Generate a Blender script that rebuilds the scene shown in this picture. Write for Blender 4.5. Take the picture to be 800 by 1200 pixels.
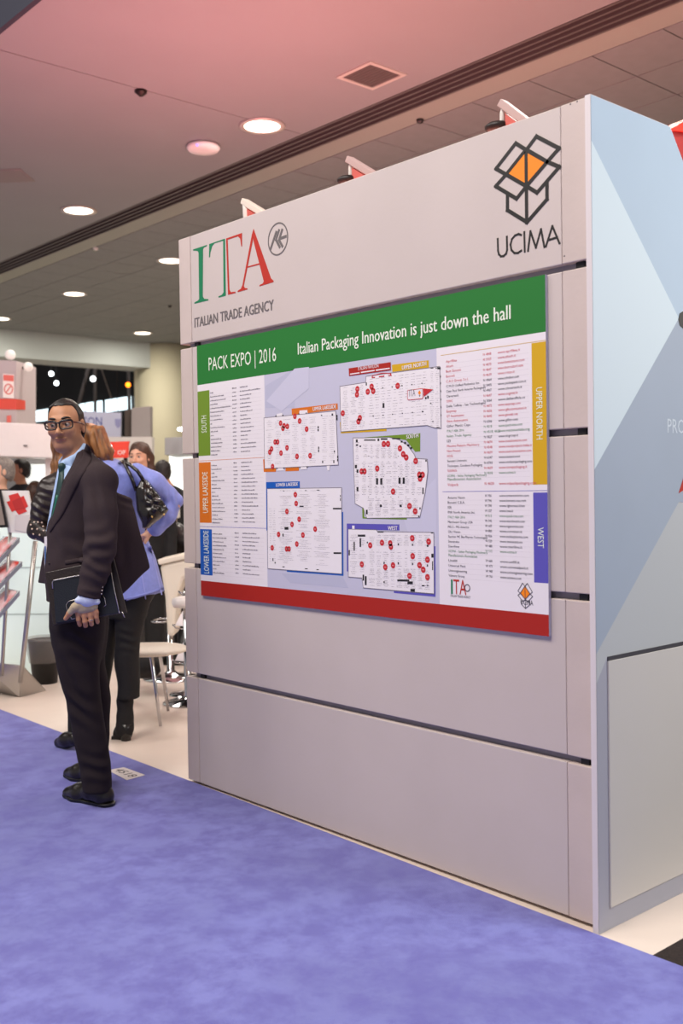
import bpy, bmesh, math, random
import numpy as np
from mathutils import Vector, Matrix
from mathutils.bvhtree import BVHTree

for _o in list(bpy.data.objects):
    bpy.data.objects.remove(_o)
random.seed(7)
SC = bpy.context.scene
COL = SC.collection

# ------------------------------------------------------------------ camera
FPX, YAW, PITCH, ROLL = 1212.5, -0.84835, -0.021187, -0.0149685
CAM = np.array([4.08622, -2.62608, 1.34735])
_f = np.array([math.sin(YAW)*math.cos(PITCH), math.cos(YAW)*math.cos(PITCH), math.sin(PITCH)])
_r = np.array([math.cos(YAW), -math.sin(YAW), 0.0]); _u = np.cross(_r, _f)
CR = math.cos(ROLL)*_r + math.sin(ROLL)*_u
CU = -math.sin(ROLL)*_r + math.cos(ROLL)*_u
CF = _f
RT = np.array([math.cos(YAW), -math.sin(YAW), 0.0])          # horizontal, to the picture's right
TW = -np.array([math.sin(YAW), math.cos(YAW), 0.0])          # horizontal, towards the camera
UP = np.array([0, 0, 1.0])
cam = bpy.data.cameras.new('camera'); camo = bpy.data.objects.new('camera', cam); COL.objects.link(camo)
cam.sensor_fit = 'VERTICAL'; cam.sensor_height = 36.0; cam.lens = FPX/1200*36.0
cam.clip_end = 200
M = Matrix.Identity(4)
for i in range(3):
    M[i][0], M[i][1], M[i][2], M[i][3] = CR[i], CU[i], -CF[i], CAM[i]
camo.matrix_world = M
cam.dof.use_dof = True; cam.dof.focus_distance = 4.0; cam.dof.aperture_fstop = 3.2
SC.camera = camo

# ------------------------------------------------------------------ world, lights, exposure
w = bpy.data.worlds.new('world'); SC.world = w; w.use_nodes = True
w.node_tree.nodes['Background'].inputs[0].default_value = (0.95, 0.93, 0.98, 1)
w.node_tree.nodes['Background'].inputs[1].default_value = 0.44
SC.view_settings.view_transform = 'Standard'; SC.view_settings.look = 'None'
SC.view_settings.gamma = 1.0; SC.view_settings.use_curve_mapping = False
SC.view_settings.exposure = 0.0

def area(name, loc, target, size, power, color, sizey=None, spread=None):
    l = bpy.data.lights.new(name, 'AREA'); l.energy = power; l.color = color
    l.shape = 'RECTANGLE'; l.size = size; l.size_y = sizey or size
    if spread: l.spread = math.radians(spread)
    o = bpy.data.objects.new(name, l); COL.objects.link(o); o.location = loc
    o.rotation_euler = (Vector(target)-Vector(loc)).to_track_quat('-Z', 'Y').to_euler()
    return o
area('aisle_light', (1.8, -3.8, 6.5), (1.2, -0.4, 0.9), 3.5, 425, (1.0, 0.91, 0.84), 2.0)
area('aisle_light', (-3.5, -3.6, 6.5), (-2.0, 0.3, 0.6), 3.5, 235, (1.0, 0.93, 0.88), 2.0)
area('side_light', (5.6, 1.6, 4.2), (2.4, 0.4, 1.3), 1.6, 165, (0.88, 0.95, 1.0))
area('added_low_bounce', (4.6, 2.6, 2.6), (2.5, 0.3, 0.1), 0.8, 42, (1.0, 0.88, 0.76))  # unseen lamp added for warm floor bounce on the lower side panel
area('added_red_bounce', (0.6, 1.7, 1.7), (0.2, 1.7, 5.0), 2.6, 165, (1.0, 0.30, 0.23))  # both red lamps are added, unseen, to imitate red bounce on the ceiling
area('added_red_bounce', (-2.0, 1.6, 2.2), (-2.6, 1.7, 5.0), 2.4, 125, (1.0, 0.30, 0.32))

area('added_sign_fill', (-17.2, 8.0, 8.6), (-19.3, 14.8, 4.0), 2.0, 420, (0.95, 0.96, 1.0))  # unseen lamp added only to brighten the hanging sign

# ------------------------------------------------------------------ picture helpers (on real planes)
def ray(px, py): return CF + (px-400)/FPX*CR - (py-600)/FPX*CU
def onz(px, py, z=0.0): d = ray(px, py); return CAM + (z-CAM[2])/d[2]*d
def ony(px, py, y=0.0): d = ray(px, py); return CAM + (y-CAM[1])/d[1]*d
def onx(px, py, x=0.0): d = ray(px, py); return CAM + (x-CAM[0])/d[0]*d
def dep(px, py, D): return CAM + D*ray(px, py)
def S(h):
    h = h.lstrip('#'); return tuple(((c/255)/12.92 if c/255 <= 0.04045 else ((c/255+0.055)/1.055)**2.4) for c in (int(h[0:2],16), int(h[2:4],16), int(h[4:6],16)))

# ------------------------------------------------------------------ materials
MATS = {}
def mat(name, col, rough=0.6, metal=0.0, spec=0.5, var=0.0, vscale=20.0, bump=0.0, bscale=200.0, emit=None, estr=0, trans=0.0, alpha=1.0, col2=None, coat=0.0, sheen=0.0, stretch=None):
    if name in MATS: return MATS[name]
    m = bpy.data.materials.new(name); m.use_nodes = True; nt = m.node_tree; b = nt.nodes['Principled BSDF']
    c = S(col) if isinstance(col, str) else col
    b.inputs['Base Color'].default_value = (*c, 1); b.inputs['Roughness'].default_value = rough
    b.inputs['Metallic'].default_value = metal; b.inputs['Specular IOR Level'].default_value = spec
    b.inputs['Transmission Weight'].default_value = trans; b.inputs['Alpha'].default_value = alpha
    b.inputs['Coat Weight'].default_value = coat; b.inputs['Sheen Weight'].default_value = sheen
    if emit: b.inputs['Emission Color'].default_value = (*S(emit), 1); b.inputs['Emission Strength'].default_value = estr
    tc = nt.nodes.new('ShaderNodeTexCoord'); src = tc.outputs['Object']
    if stretch:
        mp = nt.nodes.new('ShaderNodeMapping'); mp.inputs['Scale'].default_value = stretch; nt.links.new(src, mp.inputs[0]); src = mp.outputs[0]
    if var or col2:
        n = nt.nodes.new('ShaderNodeTexNoise'); n.inputs['Scale'].default_value = vscale; n.inputs['Detail'].default_value = 5
        nt.links.new(src, n.inputs['Vector'])
        rp = nt.nodes.new('ShaderNodeValToRGB'); nt.links.new(n.outputs['Fac'], rp.inputs[0])
        rp.color_ramp.elements[0].position = 0.36; rp.color_ramp.elements[1].position = 0.62
        c2 = S(col2) if col2 else tuple(x*(1-var) for x in c)
        rp.color_ramp.elements[0].color = (*c2, 1); rp.color_ramp.elements[1].color = (*c, 1)
        nt.links.new(rp.outputs[0], b.inputs['Base Color'])
    if bump:
        n2 = nt.nodes.new('ShaderNodeTexNoise'); n2.inputs['Scale'].default_value = bscale; n2.inputs['Detail'].default_value = 3
        nt.links.new(src, n2.inputs['Vector'])
        bp = nt.nodes.new('ShaderNodeBump'); bp.inputs['Strength'].default_value = bump; bp.inputs['Distance'].default_value = 0.004
        nt.links.new(n2.outputs['Fac'], bp.inputs['Height']); nt.links.new(bp.outputs[0], b.inputs['Normal'])
    MATS[name] = m; return m

# ------------------------------------------------------------------ object helpers
def new_obj(name, me, parent=None):
    o = bpy.data.objects.new(name, me); COL.objects.link(o)
    if parent is not None: o.parent = parent; o.matrix_parent_inverse = Matrix.Translation(-Vector(parent.location))
    return o
def empty(name, loc, label=None, cat=None, group=None):
    o = bpy.data.objects.new(name, None); COL.objects.link(o); o.location = tuple(loc); o.empty_display_size = .1
    tag(o, label, cat, group); return o
def tag(o, label=None, cat=None, group=None, kind=None):
    if label: o['label'] = label
    if cat: o['category'] = cat
    if group: o['group'] = group
    if kind: o['kind'] = kind
    return o
class MB:
    """collects shapes for ONE mesh object"""
    def __init__(s): s.v = []; s.f = []; s.sm = []
    def add(s, vs, fs, smooth=False):
        n = len(s.v); s.v += [tuple(map(float, p)) for p in vs]; s.f += [tuple(n+i for i in f) for f in fs]; s.sm += [smooth]*len(fs); return s
    def box(s, a, b):
        (x0,y0,z0),(x1,y1,z1) = a, b
        vs = [(x0,y0,z0),(x1,y0,z0),(x1,y1,z0),(x0,y1,z0),(x0,y0,z1),(x1,y0,z1),(x1,y1,z1),(x0,y1,z1)]
        return s.add(vs, [(0,3,2,1),(4,5,6,7),(0,1,5,4),(1,2,6,5),(2,3,7,6),(3,0,4,7)])
    def obox(s, c, ax, ay, az):   # centre and three half-vectors
        c, ax, ay, az = map(np.array, (c, ax, ay, az)); vs = []
        for k in (-1, 1):
            for i, j in ((-1,-1),(1,-1),(1,1),(-1,1)): vs.append(c+i*ax+j*ay+k*az)
        return s.add(vs, [(0,3,2,1),(4,5,6,7),(0,1,5,4),(1,2,6,5),(2,3,7,6),(3,0,4,7)])
    def prism(s, poly, n):        # polygon in 3D and thickness vector
        poly = [np.array(p, float) for p in poly]; n = np.array(n, float); k = len(poly)
        vs = poly + [p+n for p in poly]
        fs = [tuple(range(k-1, -1, -1)), tuple(range(k, 2*k))] + [(i, (i+1) % k, k+(i+1) % k, k+i) for i in range(k)]
        return s.add(vs, fs)
    def tube(s, pts, r, n=8, closed=False, cap=True):
        pts = [np.array(p, float) for p in pts]; m = len(pts)
        rs = r if hasattr(r, '__len__') else [r]*m
        vs = []; prev = None
        for i, p in enumerate(pts):
            if closed: t = pts[(i+1) % m]-pts[i-1]
            else: t = pts[min(i+1, m-1)]-pts[max(i-1, 0)]
            t = t/(np.linalg.norm(t)+1e-9)
            if prev is None:
                a = np.array([0,0,1.0]) if abs(t[2]) < .9 else np.array([1.0,0,0])
                x = np.cross(a, t)
            else: x = prev-t*(prev@t)
            x /= np.linalg.norm(x)+1e-9; prev = x; y = np.cross(t, x)
            for k in range(n):
                a = 2*math.pi*k/n; vs.append(p+rs[i]*(math.cos(a)*x+math.sin(a)*y))
        fs = []
        for i in range(m if closed else m-1):
            for k in range(n):
                j = (i+1) % m; fs.append((i*n+k, i*n+(k+1) % n, j*n+(k+1) % n, j*n+k))
        if cap and not closed: fs += [tuple(range(n-1, -1, -1)), tuple((m-1)*n+k for k in range(n))]
        return s.add(vs, fs, True)
    def lathe(s, c, prof, n=24, axis=None):   # prof = [(r, z)...]
        c = np.array(c, float); vs = []; fs = []; m = len(prof)
        for r, z in prof:
            for k in range(n):
                a = 2*math.pi*k/n; vs.append(c+np.array([r*math.cos(a), r*math.sin(a), z]))
        for i in range(m-1):
            for k in range(n): fs.append((i*n+k, i*n+(k+1) % n, (i+1)*n+(k+1) % n, (i+1)*n+k))
        fs += [tuple(range(n-1, -1, -1)), tuple((m-1)*n+k for k in range(n))]
        return s.add(vs, fs, True)
    def ball(s, c, r, n=12, sx=1, sy=1, sz=1):
        c = np.array(c, float); vs = []; fs = []
        for i in range(n//2+1):
            th = math.pi*i/(n//2)
            for k in range(n):
                a = 2*math.pi*k/n; vs.append(c+r*np.array([sx*math.sin(th)*math.cos(a), sy*math.sin(th)*math.sin(a), -sz*math.cos(th)]))
        for i in range(n//2):
            for k in range(n): fs.append((i*n+k, i*n+(k+1) % n, (i+1)*n+(k+1) % n, (i+1)*n+k))
        return s.add(vs, fs, True)
    def build(s, name, m, parent=None, bevel=0, smooth=None):
        me = bpy.data.meshes.new(name); me.from_pydata(s.v, [], s.f); me.materials.append(m)
        me.polygons.foreach_set('use_smooth', [bool(x) if smooth is None else smooth for x in s.sm])
        me.validate(); me.update(); o = new_obj(name, me, parent)
        if bevel:
            bv = o.modifiers.new('bevel', 'BEVEL'); bv.width = bevel; bv.segments = 2; bv.limit_method = 'ANGLE'
        return o

# ------------------------------------------------------------------ glyphs from the built-in font
CH = sorted(set("ABCDEFGHIJKLMNOPQRSTUVWXYZabcdefghijklmnopqrstuvwxyz0123456789|.,:-/&"))
def make_glyphs():
    tmp = []
    for c in CH:
        for s_ in (c, 'H'+c+'H'):
            cu = bpy.data.curves.new('g', 'FONT'); cu.body = s_; cu.size = 1; cu.resolution_u = 2
            o = bpy.data.objects.new('g', cu); COL.objects.link(o); tmp.append(o)
    cu = bpy.data.curves.new('g', 'FONT'); cu.body = 'HH'; o = bpy.data.objects.new('g', cu); COL.objects.link(o); tmp.append(o)
    bpy.context.view_layer.update(); dg = bpy.context.evaluated_depsgraph_get()
    out = []
    for o in tmp:
        me = bpy.data.meshes.new_from_object(o.evaluated_get(dg))
        v = np.array([tuple(x.co) for x in me.vertices]).reshape(-1, 3)
        me.calc_loop_triangles(); t = [tuple(x.vertices) for x in me.loop_triangles]
        out.append((v, t)); bpy.data.meshes.remove(me)
    for o in tmp:
        c = o.data; bpy.data.objects.remove(o); bpy.data.curves.remove(c)
    hh = np.ptp(out[-1][0][:, 0]); G = {}
    for i, c in enumerate(CH):
        v, t = out[2*i]; adv = np.ptp(out[2*i+1][0][:, 0])-hh
        G[c] = (v, t, adv)
    G[' '] = (np.zeros((0, 3)), [], 0.3)
    return G, np.ptp(G['H'][0][:, 1])
GLY, CAPH = make_glyphs()
def text_geo(mb, s, org, ux, uy, width, cap, un=None):
    """flat lettering: org = left end of the baseline, ux/uy unit vectors, fitted to width and cap height"""
    org, ux, uy = map(lambda a: np.array(a, float), (org, ux, uy))
    x = 0; items = []
    for c in s:
        v, t, adv = GLY.get(c, GLY['-']); items.append((v, t, x)); x += adv
    lo = min(i[0][:, 0].min()+i[2] for i in items if len(i[0])); hi = max(i[0][:, 0].max()+i[2] for i in items if len(i[0]))
    sx = width/(hi-lo); sy = cap/CAPH
    for v, t, ox in items:
        if len(v): mb.add([org+ux*((p[0]+ox-lo)*sx)+uy*(p[1]*sy) for p in v], t)

# ==================================================================== SETTING
m_carpet = mat('blue_carpet', '#7b7ec6', 0.95, var=0.13, vscale=1.6, bump=0.6, bscale=420, sheen=0.3, spec=0.1)
nt = m_carpet.node_tree                                        # a few darker scuffed patches in the pile
n3 = nt.nodes.new('ShaderNodeTexNoise'); n3.inputs['Scale'].default_value = 7.0; n3.inputs['Detail'].default_value = 8; n3.inputs['Roughness'].default_value = .7
tc3 = nt.nodes.new('ShaderNodeTexCoord'); nt.links.new(tc3.outputs['Object'], n3.inputs['Vector'])
r3 = nt.nodes.new('ShaderNodeValToRGB'); nt.links.new(n3.outputs['Fac'], r3.inputs[0]); r3.color_ramp.elements[0].position = .56; r3.color_ramp.elements[1].position = .70
mx = nt.nodes.new('ShaderNodeMix'); mx.data_type = 'RGBA'; nt.links.new(r3.outputs[0], mx.inputs[0])
bs = nt.nodes['Principled BSDF']; old = bs.inputs['Base Color'].links[0].from_socket
nt.links.new(old, mx.inputs[6]); mx.inputs[7].default_value = (*S('#6664b0'), 1); nt.links.new(mx.outputs[2], bs.inputs['Base Color'])
for n_ in nt.nodes:
    if n_.type == 'VALTORGB' and n_ is not r3: n_.color_ramp.elements[0].position = .4; n_.color_ramp.elements[1].position = .6
m_floor = mat('white_booth_floor', '#e2d2c5', 0.38, var=0.05, vscale=3, spec=0.4)
m_black_carpet = mat('black_carpet', '#2c201c', 0.95, var=0.5, vscale=90, bump=0.5)
m_ceil = mat('plaster_ceiling', '#858888', 0.85, var=0.04, vscale=1.0)
m_tile = mat('ceiling_tile', '#7e8281', 0.9, var=0.05, vscale=8, bump=.15, bscale=90)
m_dark = mat('dark_hall_ceiling', '#14110f', 0.9, var=0.4, vscale=.6)
m_greenstrip = mat('strip_paint', '#90948a', 0.8)
m_metal_dark = mat('dark_slot_metal', '#201d1c', 0.6, 0.3)
m_metal_fin = mat('fin_metal', '#585250', 0.5, 0.2)

CY = lambda x: -0.0178 - 0.0138*(x-1.0)                      # the carpet's edge along the booth
fl = MB(); fl.prism([(-30, 30, -.02), (-30, CY(-30)-.2, -.02), (2.46, CY(2.46)-.2, -.02), (2.46, 30, -.02)], (0, 0, .02))
tag(fl.build('floor', m_floor), kind='structure')
c_ = MB(); c_.prism([(-30, CY(-30), -.014), (-30, -14, -.014), (14, -14, -.014), (14, CY(14)-.0, -.014), (2.46, CY(2.46), -.014)], (0, 0, .02))
tag(c_.build('floor', m_carpet), kind='structure')
c_ = MB(); c_.prism([(2.46, CY(2.46)-.1, -.016), (14, CY(14)-.1, -.016), (14, 30, -.016), (2.46, 30, -.016)], (0, 0, .018))
tag(c_.build('floor', m_black_carpet), kind='structure')

HC = 4.65
# plaster ceiling with a recessed joint; two slabs side by side leave the joint open
c_ = MB(); c_.box((-3.36, .53, HC), (8, 3.53, HC+.15)); c_.box((-15.8, .53, HC), (-3.375, 3.53, HC+.15)); c_.box((-15.8, .53, HC+.02), (8, 3.53, HC+.16))
tag(c_.build('ceiling', m_ceil), kind='structure')
c_ = MB(); c_.box((-15.8, 3.86, HC), (8, 4.15, HC+.15)); c_.box((-15.8, 4.15, HC+.012), (8, 11.5, HC+.15))
ct = tag(c_.build('ceiling', m_greenstrip), kind='structure')
sl = MB(); sl.box((-15.8, 3.53, HC+.06), (8, 3.86, HC+.15)); tag(sl.build('trim_1', m_metal_dark), kind='structure')
fins = bpy.data.objects['trim_1']
for k in range(5):
    y = 3.535+k*.0785; b_ = MB(); b_.box((-15.8, y, HC-.004), (8, y+.024, HC+.07)); b_.build('fin', m_metal_fin, fins)
# ceiling tiles
tme = None; g = .012; T = .61; cnt = 0
b_ = MB(); b_.box((0, 0, 0), (T-g, T-g, .014)); first = b_.build('ceiling_tile', m_tile, ct, bevel=0)
x0t = 0.142-3*T+1.2*0
cols_ = [(-1.0+.61*k) for k in range(-24, 5)]
for cx in cols_:
    for r_ in range(10):
        if cnt == 0: o = first
        else: o = first.copy(); COL.objects.link(o)
        o.location = (cx-.225, 4.16+r_*T, HC-.002); cnt += 1
# dark high void in front of the plaster ceiling and the far dark hall
c_ = MB(); c_.box((-15.8, .49, HC), (8, .53, 8)); tag(c_.build('wall_front', mat('void_edge', '#2a2b38', .8)), kind='structure')
c_ = MB(); c_.box((-90, -16, 9.5), (14, 45, 9.7)); tag(c_.build('ceiling', m_dark), kind='structure')
# soffit beam and beige wall behind it
m_beam = mat('beam_paint', '#a9b0ab', 0.8); m_beige = mat('beige_paint', '#c4bea2', 0.8, var=.05, vscale=1)
c_ = MB(); c_.box((-16.6, -9, 4.1), (-15.8, 9.66, 4.65)); tag(c_.build('trim_2', m_beam), kind='structure')
c_ = MB(); c_.box((-16.4, 9.3, 0), (-16.2, 16, 4.66)); c_.box((-16.2, 15.8, 0), (8, 16, 4.66))
tag(c_.build('wall_back', m_beige), kind='structure')
c_ = MB(); c_.lathe((-16.1, 9.9, 0), [(.62, 0), (.62, 4.64)], 40); tag(c_.build('wall_column', m_beige), kind='structure')
# far hall wall with its band of windows
m_hallwall = mat('far_hall_wall', '#2a2523', 0.9, var=.5, vscale=.3)
far = MB(); far.box((-70, 22, 0), (-17, 22.3, 9.5)); fw = tag(far.build('wall_far', m_hallwall), kind='structure')
m_winlit = mat('daylight_window', '#dff2f6', .3, emit='#dff4fb', estr=2.2)
X = -33.0
for k in range(11):
    p = MB(); p.box((X-2.35, 21.93, 5.27), (X, 21.99, 5.85)); wn = p.build('window', m_winlit, fw)
    X -= 2.75
far = MB(); far.box((-90, -16, 0), (-89.6, 22, 9.5)); tag(far.build('wall_left', m_hallwall), kind='structure')

# ceiling fittings
m_lamp = mat('lamp_glow', '#fff4e0', .4, emit='#fff0dc', estr=5.0); m_rim = mat('lamp_rim', '#c9c0b8', .35, .4)
for i, (x, y, lb) in enumerate([(-3.417, 3.102, 'nearest round ceiling downlight, largest, over the wall\'s left letters'),
                    (-6.981, 3.125, 'round ceiling downlight at left on the pinkish plaster, second nearest'),
                    (-8.574, 5.37, 'round ceiling downlight half hidden by the display wall\'s top left corner'),
                    (-11.63, 5.434, 'small round ceiling downlight in the grey ceiling above the man\'s head'),
                    (-14.646, 8.495, 'tiny downlight closest to the beam end beside the display wall'),
                    (-14.646, 5.46, 'tiny downlight at the far left edge, just above the soffit beam')]):
    t = empty('downlight', (x, y, HC), lb, 'ceiling light', 'round ceiling downlights')
    a = MB()
    n = 28; vs = []; fs = []
    for (r, z) in [(.17, 0), (.205, 0), (.21, -.012), (.165, -.014), (.16, .0)]:
        for k in range(n): a_ = 2*math.pi*k/n; vs.append((x+r*math.cos(a_), y+r*math.sin(a_), HC+z))
    for q in range(4):
        for k in range(n): fs.append((q*n+k, q*n+(k+1) % n, (q+1)*n+(k+1) % n, (q+1)*n+k))
    a.add(vs, fs, True).build('rim', m_rim, t)
    a = MB(); a.lathe((x, y, HC), [(.166, -.001), (.166, -.008), (.10, -.010)], 28); a.build('diffuser', m_lamp, t)
    area('downlight_bulb', (x, y, HC-.02), (x, y, 0), .3, 58 if i < 4 else 48, (1.0, .93, .84))
for x, y in ((.15, 3.1), (-5.5, 5.4), (-2.4, 5.4), (-10.5, 8.4), (-7.4, 8.4), (-13.5, 7.0), (-12.5, 2.6)):      # lamp grid goes on out of view; one lamp added to brighten the beam
    area('downlight_bulb', (x, y, HC-.02), (x, y, 0), .3, 50, (1.0, .93, .84))
t = empty('air_vent', (-1.962, 3.092, HC), 'square perforated air vent in the red lit plaster ceiling', 'vent')
a = MB(); X0, Y0 = -1.962, 3.092
for s_ in ((-.2, -.2, .2, -.165), (-.2, .165, .2, .2), (-.2, -.165, -.165, .165), (.165, -.165, .2, .165)):
    a.box((X0+s_[0], Y0+s_[1], HC-.012), (X0+s_[2], Y0+s_[3], HC+.001))
a.build('frame', m_rim, t)
a = MB(); a.box((X0-.165, Y0-.165, HC-.006), (X0+.165, Y0+.165, HC)); a.build('grille', mat('vent_grille', '#4c4440', .6, bump=.8, bscale=300), t)
for k in range(9):
    a = MB(); yy = Y0-.15+k*.036; a.box((X0-.16, yy, HC-.010), (X0+.16, yy+.008, HC-.004)); a.build('slat', mat('vent_slat', '#5e5450', .5), t)
t = empty('access_point', (-4.19, 2.986, HC), 'white wireless access point with a small blue light on the ceiling', 'access point')
a = MB(); a.lathe((-4.19, 2.986, HC), [(.10, 0), (.15, -.006), (.16, -.03), (.14, -.055), (.06, -.062)], 28); a.build('housing', mat('white_plastic', '#e2dedb', .4), t)
a = MB(); a.ball(onz(231, 170, HC-.058), .008); a.build('indicator_light', mat('blue_led', '#3a50ff', .4, emit='#4a60ff', estr=4), t)
t = MB(); t.lathe((-3.391, 1.84, HC), [(.05, 0), (.05, -.02), (.03, -.035), (.012, -.05)], 16); tag(t.build('sprinkler', mat('sprinkler_metal', '#2c2522', .5, .6)), 'small dark sprinkler head on the ceiling joint', 'sprinkler')
for (p_, lb) in (((112, 290), 'tiny pale sensor dot on the grey ceiling at left'), ((199, 358), 'tiny dark sensor dot on the grey ceiling left of the wall'), ((492, 140), 'tiny dark sensor dot on the tiles above the wall')):
    c0 = onz(p_[0], p_[1], HC); t = MB(); t.lathe(c0, [(.035, 0), (.03, -.03), (.01, -.04)], 12)
    tag(t.build('ceiling_sensor', mat('pale_dot', '#e6e0da', .4) if 'pale' in lb else mat('dark_dot', '#2e2a28', .4)), lb, 'sensor')
a = MB(); a.lathe((-6.24, 1.95, HC), [(.3, 0), (.3, -.008), (.25, -.012)], 4); tag(a.build('ceiling_hatch', mat('hatch_paint', '#7d7876', .9)), 'faint square access hatch at the ceiling\'s left edge', 'hatch')
# ==================================================================== DISPLAY WALL
W, H = 2.2547, 2.5; GAP = .0223; BH = (H-4*GAP)/5; Z0 = .012
m_block = mat('wall_panel_paint', '#c9bcb6', 0.55, var=0.04, vscale=2.5, bump=.08, bscale=60)
m_block2 = mat('wall_end_block_paint', '#cbbbb3', 0.6, var=0.06, vscale=5, bump=.15, bscale=60)
m_core = mat('wall_core', '#8b8690', 0.7); m_corner = mat('core_bracket', '#1b191b', .6)
wall = empty('display_wall', (W/2, .1, 0), 'tall freestanding mauve grey exhibition wall of five stacked panel rows with printed logos', 'display wall')
for i in range(5):
    za = Z0+i*(BH+GAP); zb = za+BH
    for (x0, x1, nm, mm, yy) in ((0.0, .094, 'end_block', m_block2, -.002), (.0955, 2.1465, 'wall_panel', m_block, 0), (2.149, 2.2535, 'end_block', m_block2, -.002)):
        b_ = MB(); b_.box((x0, yy, za), (x1, .12, zb)); b_.build(nm, mm, wall, bevel=.003)
    for x in (.098, 2.19):                                     # dark brackets seen in the joints
        if i < 4: b_ = MB(); b_.box((x, .012, zb-.002), (x+.03, .09, zb+GAP+.002)); b_.build('joint_bracket', m_corner, wall)
b_ = MB(); b_.box((.045, .025, Z0-.012), (2.25, .10, H-.02)); b_.build('core_frame', m_core, wall)
# printed logos on the top row (flat vinyl)
ZT = Z0+4*(BH+GAP)
def wp(px, py, lay=0.0): p = ony(px, py, -lay); return (p[0], -lay, p[2])
def vinyl(name, polys, m, parent, y, thick=.0006):
    b_ = MB()
    for i, P in enumerate(polys): b_.prism([(p[0], y-(i % 9)*2.5e-5, p[-1]) for p in P], (0, -thick, 0))
    return b_.build(name, m, parent)
def wpoly(pts, y): return [tuple(ony(px, py, y)[[0, 2]]) for px, py in pts]
def stroke(pts, w_, closed=False):      # polyline -> quads in the wall plane
    out = []; n = len(pts)
    for i in range(n if closed else n-1):
        a = np.array(pts[i], float); b = np.array(pts[(i+1) % n], float); d = b-a; d /= np.linalg.norm(d); nrm = np.array([-d[1], d[0]])*w_/2; e = d*w_/2*.9
        out.append([tuple(a-nrm-e), tuple(b-nrm+e), tuple(b+nrm+e), tuple(a+nrm-e)])
    return out
YF = -.0004
# serif letters I T (green) T A (red), traced in the plane of the wall
def Z2(pts): return wpoly([(220+x/6.154, 240+y/6.154) for x, y in pts], YF)
green = [[(38,322),(138,289),(138,297),(116,308),(110,320),(108,660),(118,678),(148,680),(148,689),(48,713),(48,704),(72,692),(82,680),(78,345),(70,332),(38,330)],
         [(155,283),(262,246),(262,256),(192,278),(175,300),(163,345),(160,378),(153,378)],
         [(262,246),(268,244),(274,652),(272,656),(222,669),(222,660),(245,650),(258,632),(255,250)]]
red = [[(276,243),(391,203),(391,300),(385,300),(378,245),(362,227),(288,252),(300,610),(310,630),(344,626),(344,636),(290,649)],
       [(474,172),(600,530),(618,547),(618,557),(517,588),(517,578),(540,568),(548,552),(474,262),(470,240)],
       [(474,172),(468,262),(404,585),(412,600),(430,602),(430,610),(360,630),(360,620),(382,606),(394,580),(462,215)],
       [(418,448),(520,420),(522,430),(416,458)]]
m_lg = mat('green_vinyl', '#0d7a4e', .45); m_lr = mat('red_vinyl', '#b92a1a', .45); m_lgrey = mat('grey_vinyl', '#6a6362', .5)
m_lblk = mat('black_vinyl', '#15110f', .45); m_lor = mat('orange_vinyl', '#fb8a05', .45)
vinyl('green_letters', [Z2(p) for p in green], m_lg, wall, YF)['label'] = 'green serif letters I and half T'
vinyl('red_letters', [Z2(p) for p in red], m_lr, wall, YF)['label'] = 'red serif half T and A'
def line_text(mb, s, a, b, cap, y, bold=0):          # baseline from a to b on the plane y
    A = ony(*a, y); B = ony(*b, y); d = B-A; L = np.linalg.norm(d)
    for k in ((-1, 0, 1) if bold else (0,)): text_geo(mb, s, A+d/L*(k*bold)-np.array([0, .00013*(k+1), 0]), d/L, (0, 0, 1), L, cap)
def capz(px, py0, py1, y): return ony(px, py0, y)[2]-ony(px, py1, y)[2]
mb = MB(); line_text(mb, 'ITALIAN TRADE AGENCY', (228, 383.8), (320.5, 363.0), capz(270, 356, 367.5, -.001), -.001, .0016)
mb.build('caption_lettering', m_lgrey, wall)['label'] = 'grey caption ITALIAN TRADE AGENCY'
# round emblem
C0 = ony(325.5, 280, YF); rad = (ony(325, 260.5, YF)[2]-ony(325, 300.5, YF)[2])/2*.97
ringp = []; N = 40
for k in range(N):
    a0, a1 = 2*math.pi*k/N, 2*math.pi*(k+1)/N
    q = lambda a, r: (C0[0]+r*math.cos(a), C0[2]+r*math.sin(a)); ringp.append([q(a0, rad), q(a1, rad), q(a1, rad*.91), q(a0, rad*.91)])
def Z7(pts): return wpoly([(270+x/10, 220+y/10) for x, y in pts], YF)
for L in ([(468,722),(535,520)], [(533,610),(575,692)], [(533,610),(567,500)], [(568,612),(607,684)], [(568,612),(604,495)], [(580,595),(648,570)]):
    ringp += stroke(Z7(L), .0115)
vinyl('round_emblem', ringp, m_lgrey, wall, YF)['label'] = 'grey ringed arrow emblem'
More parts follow.
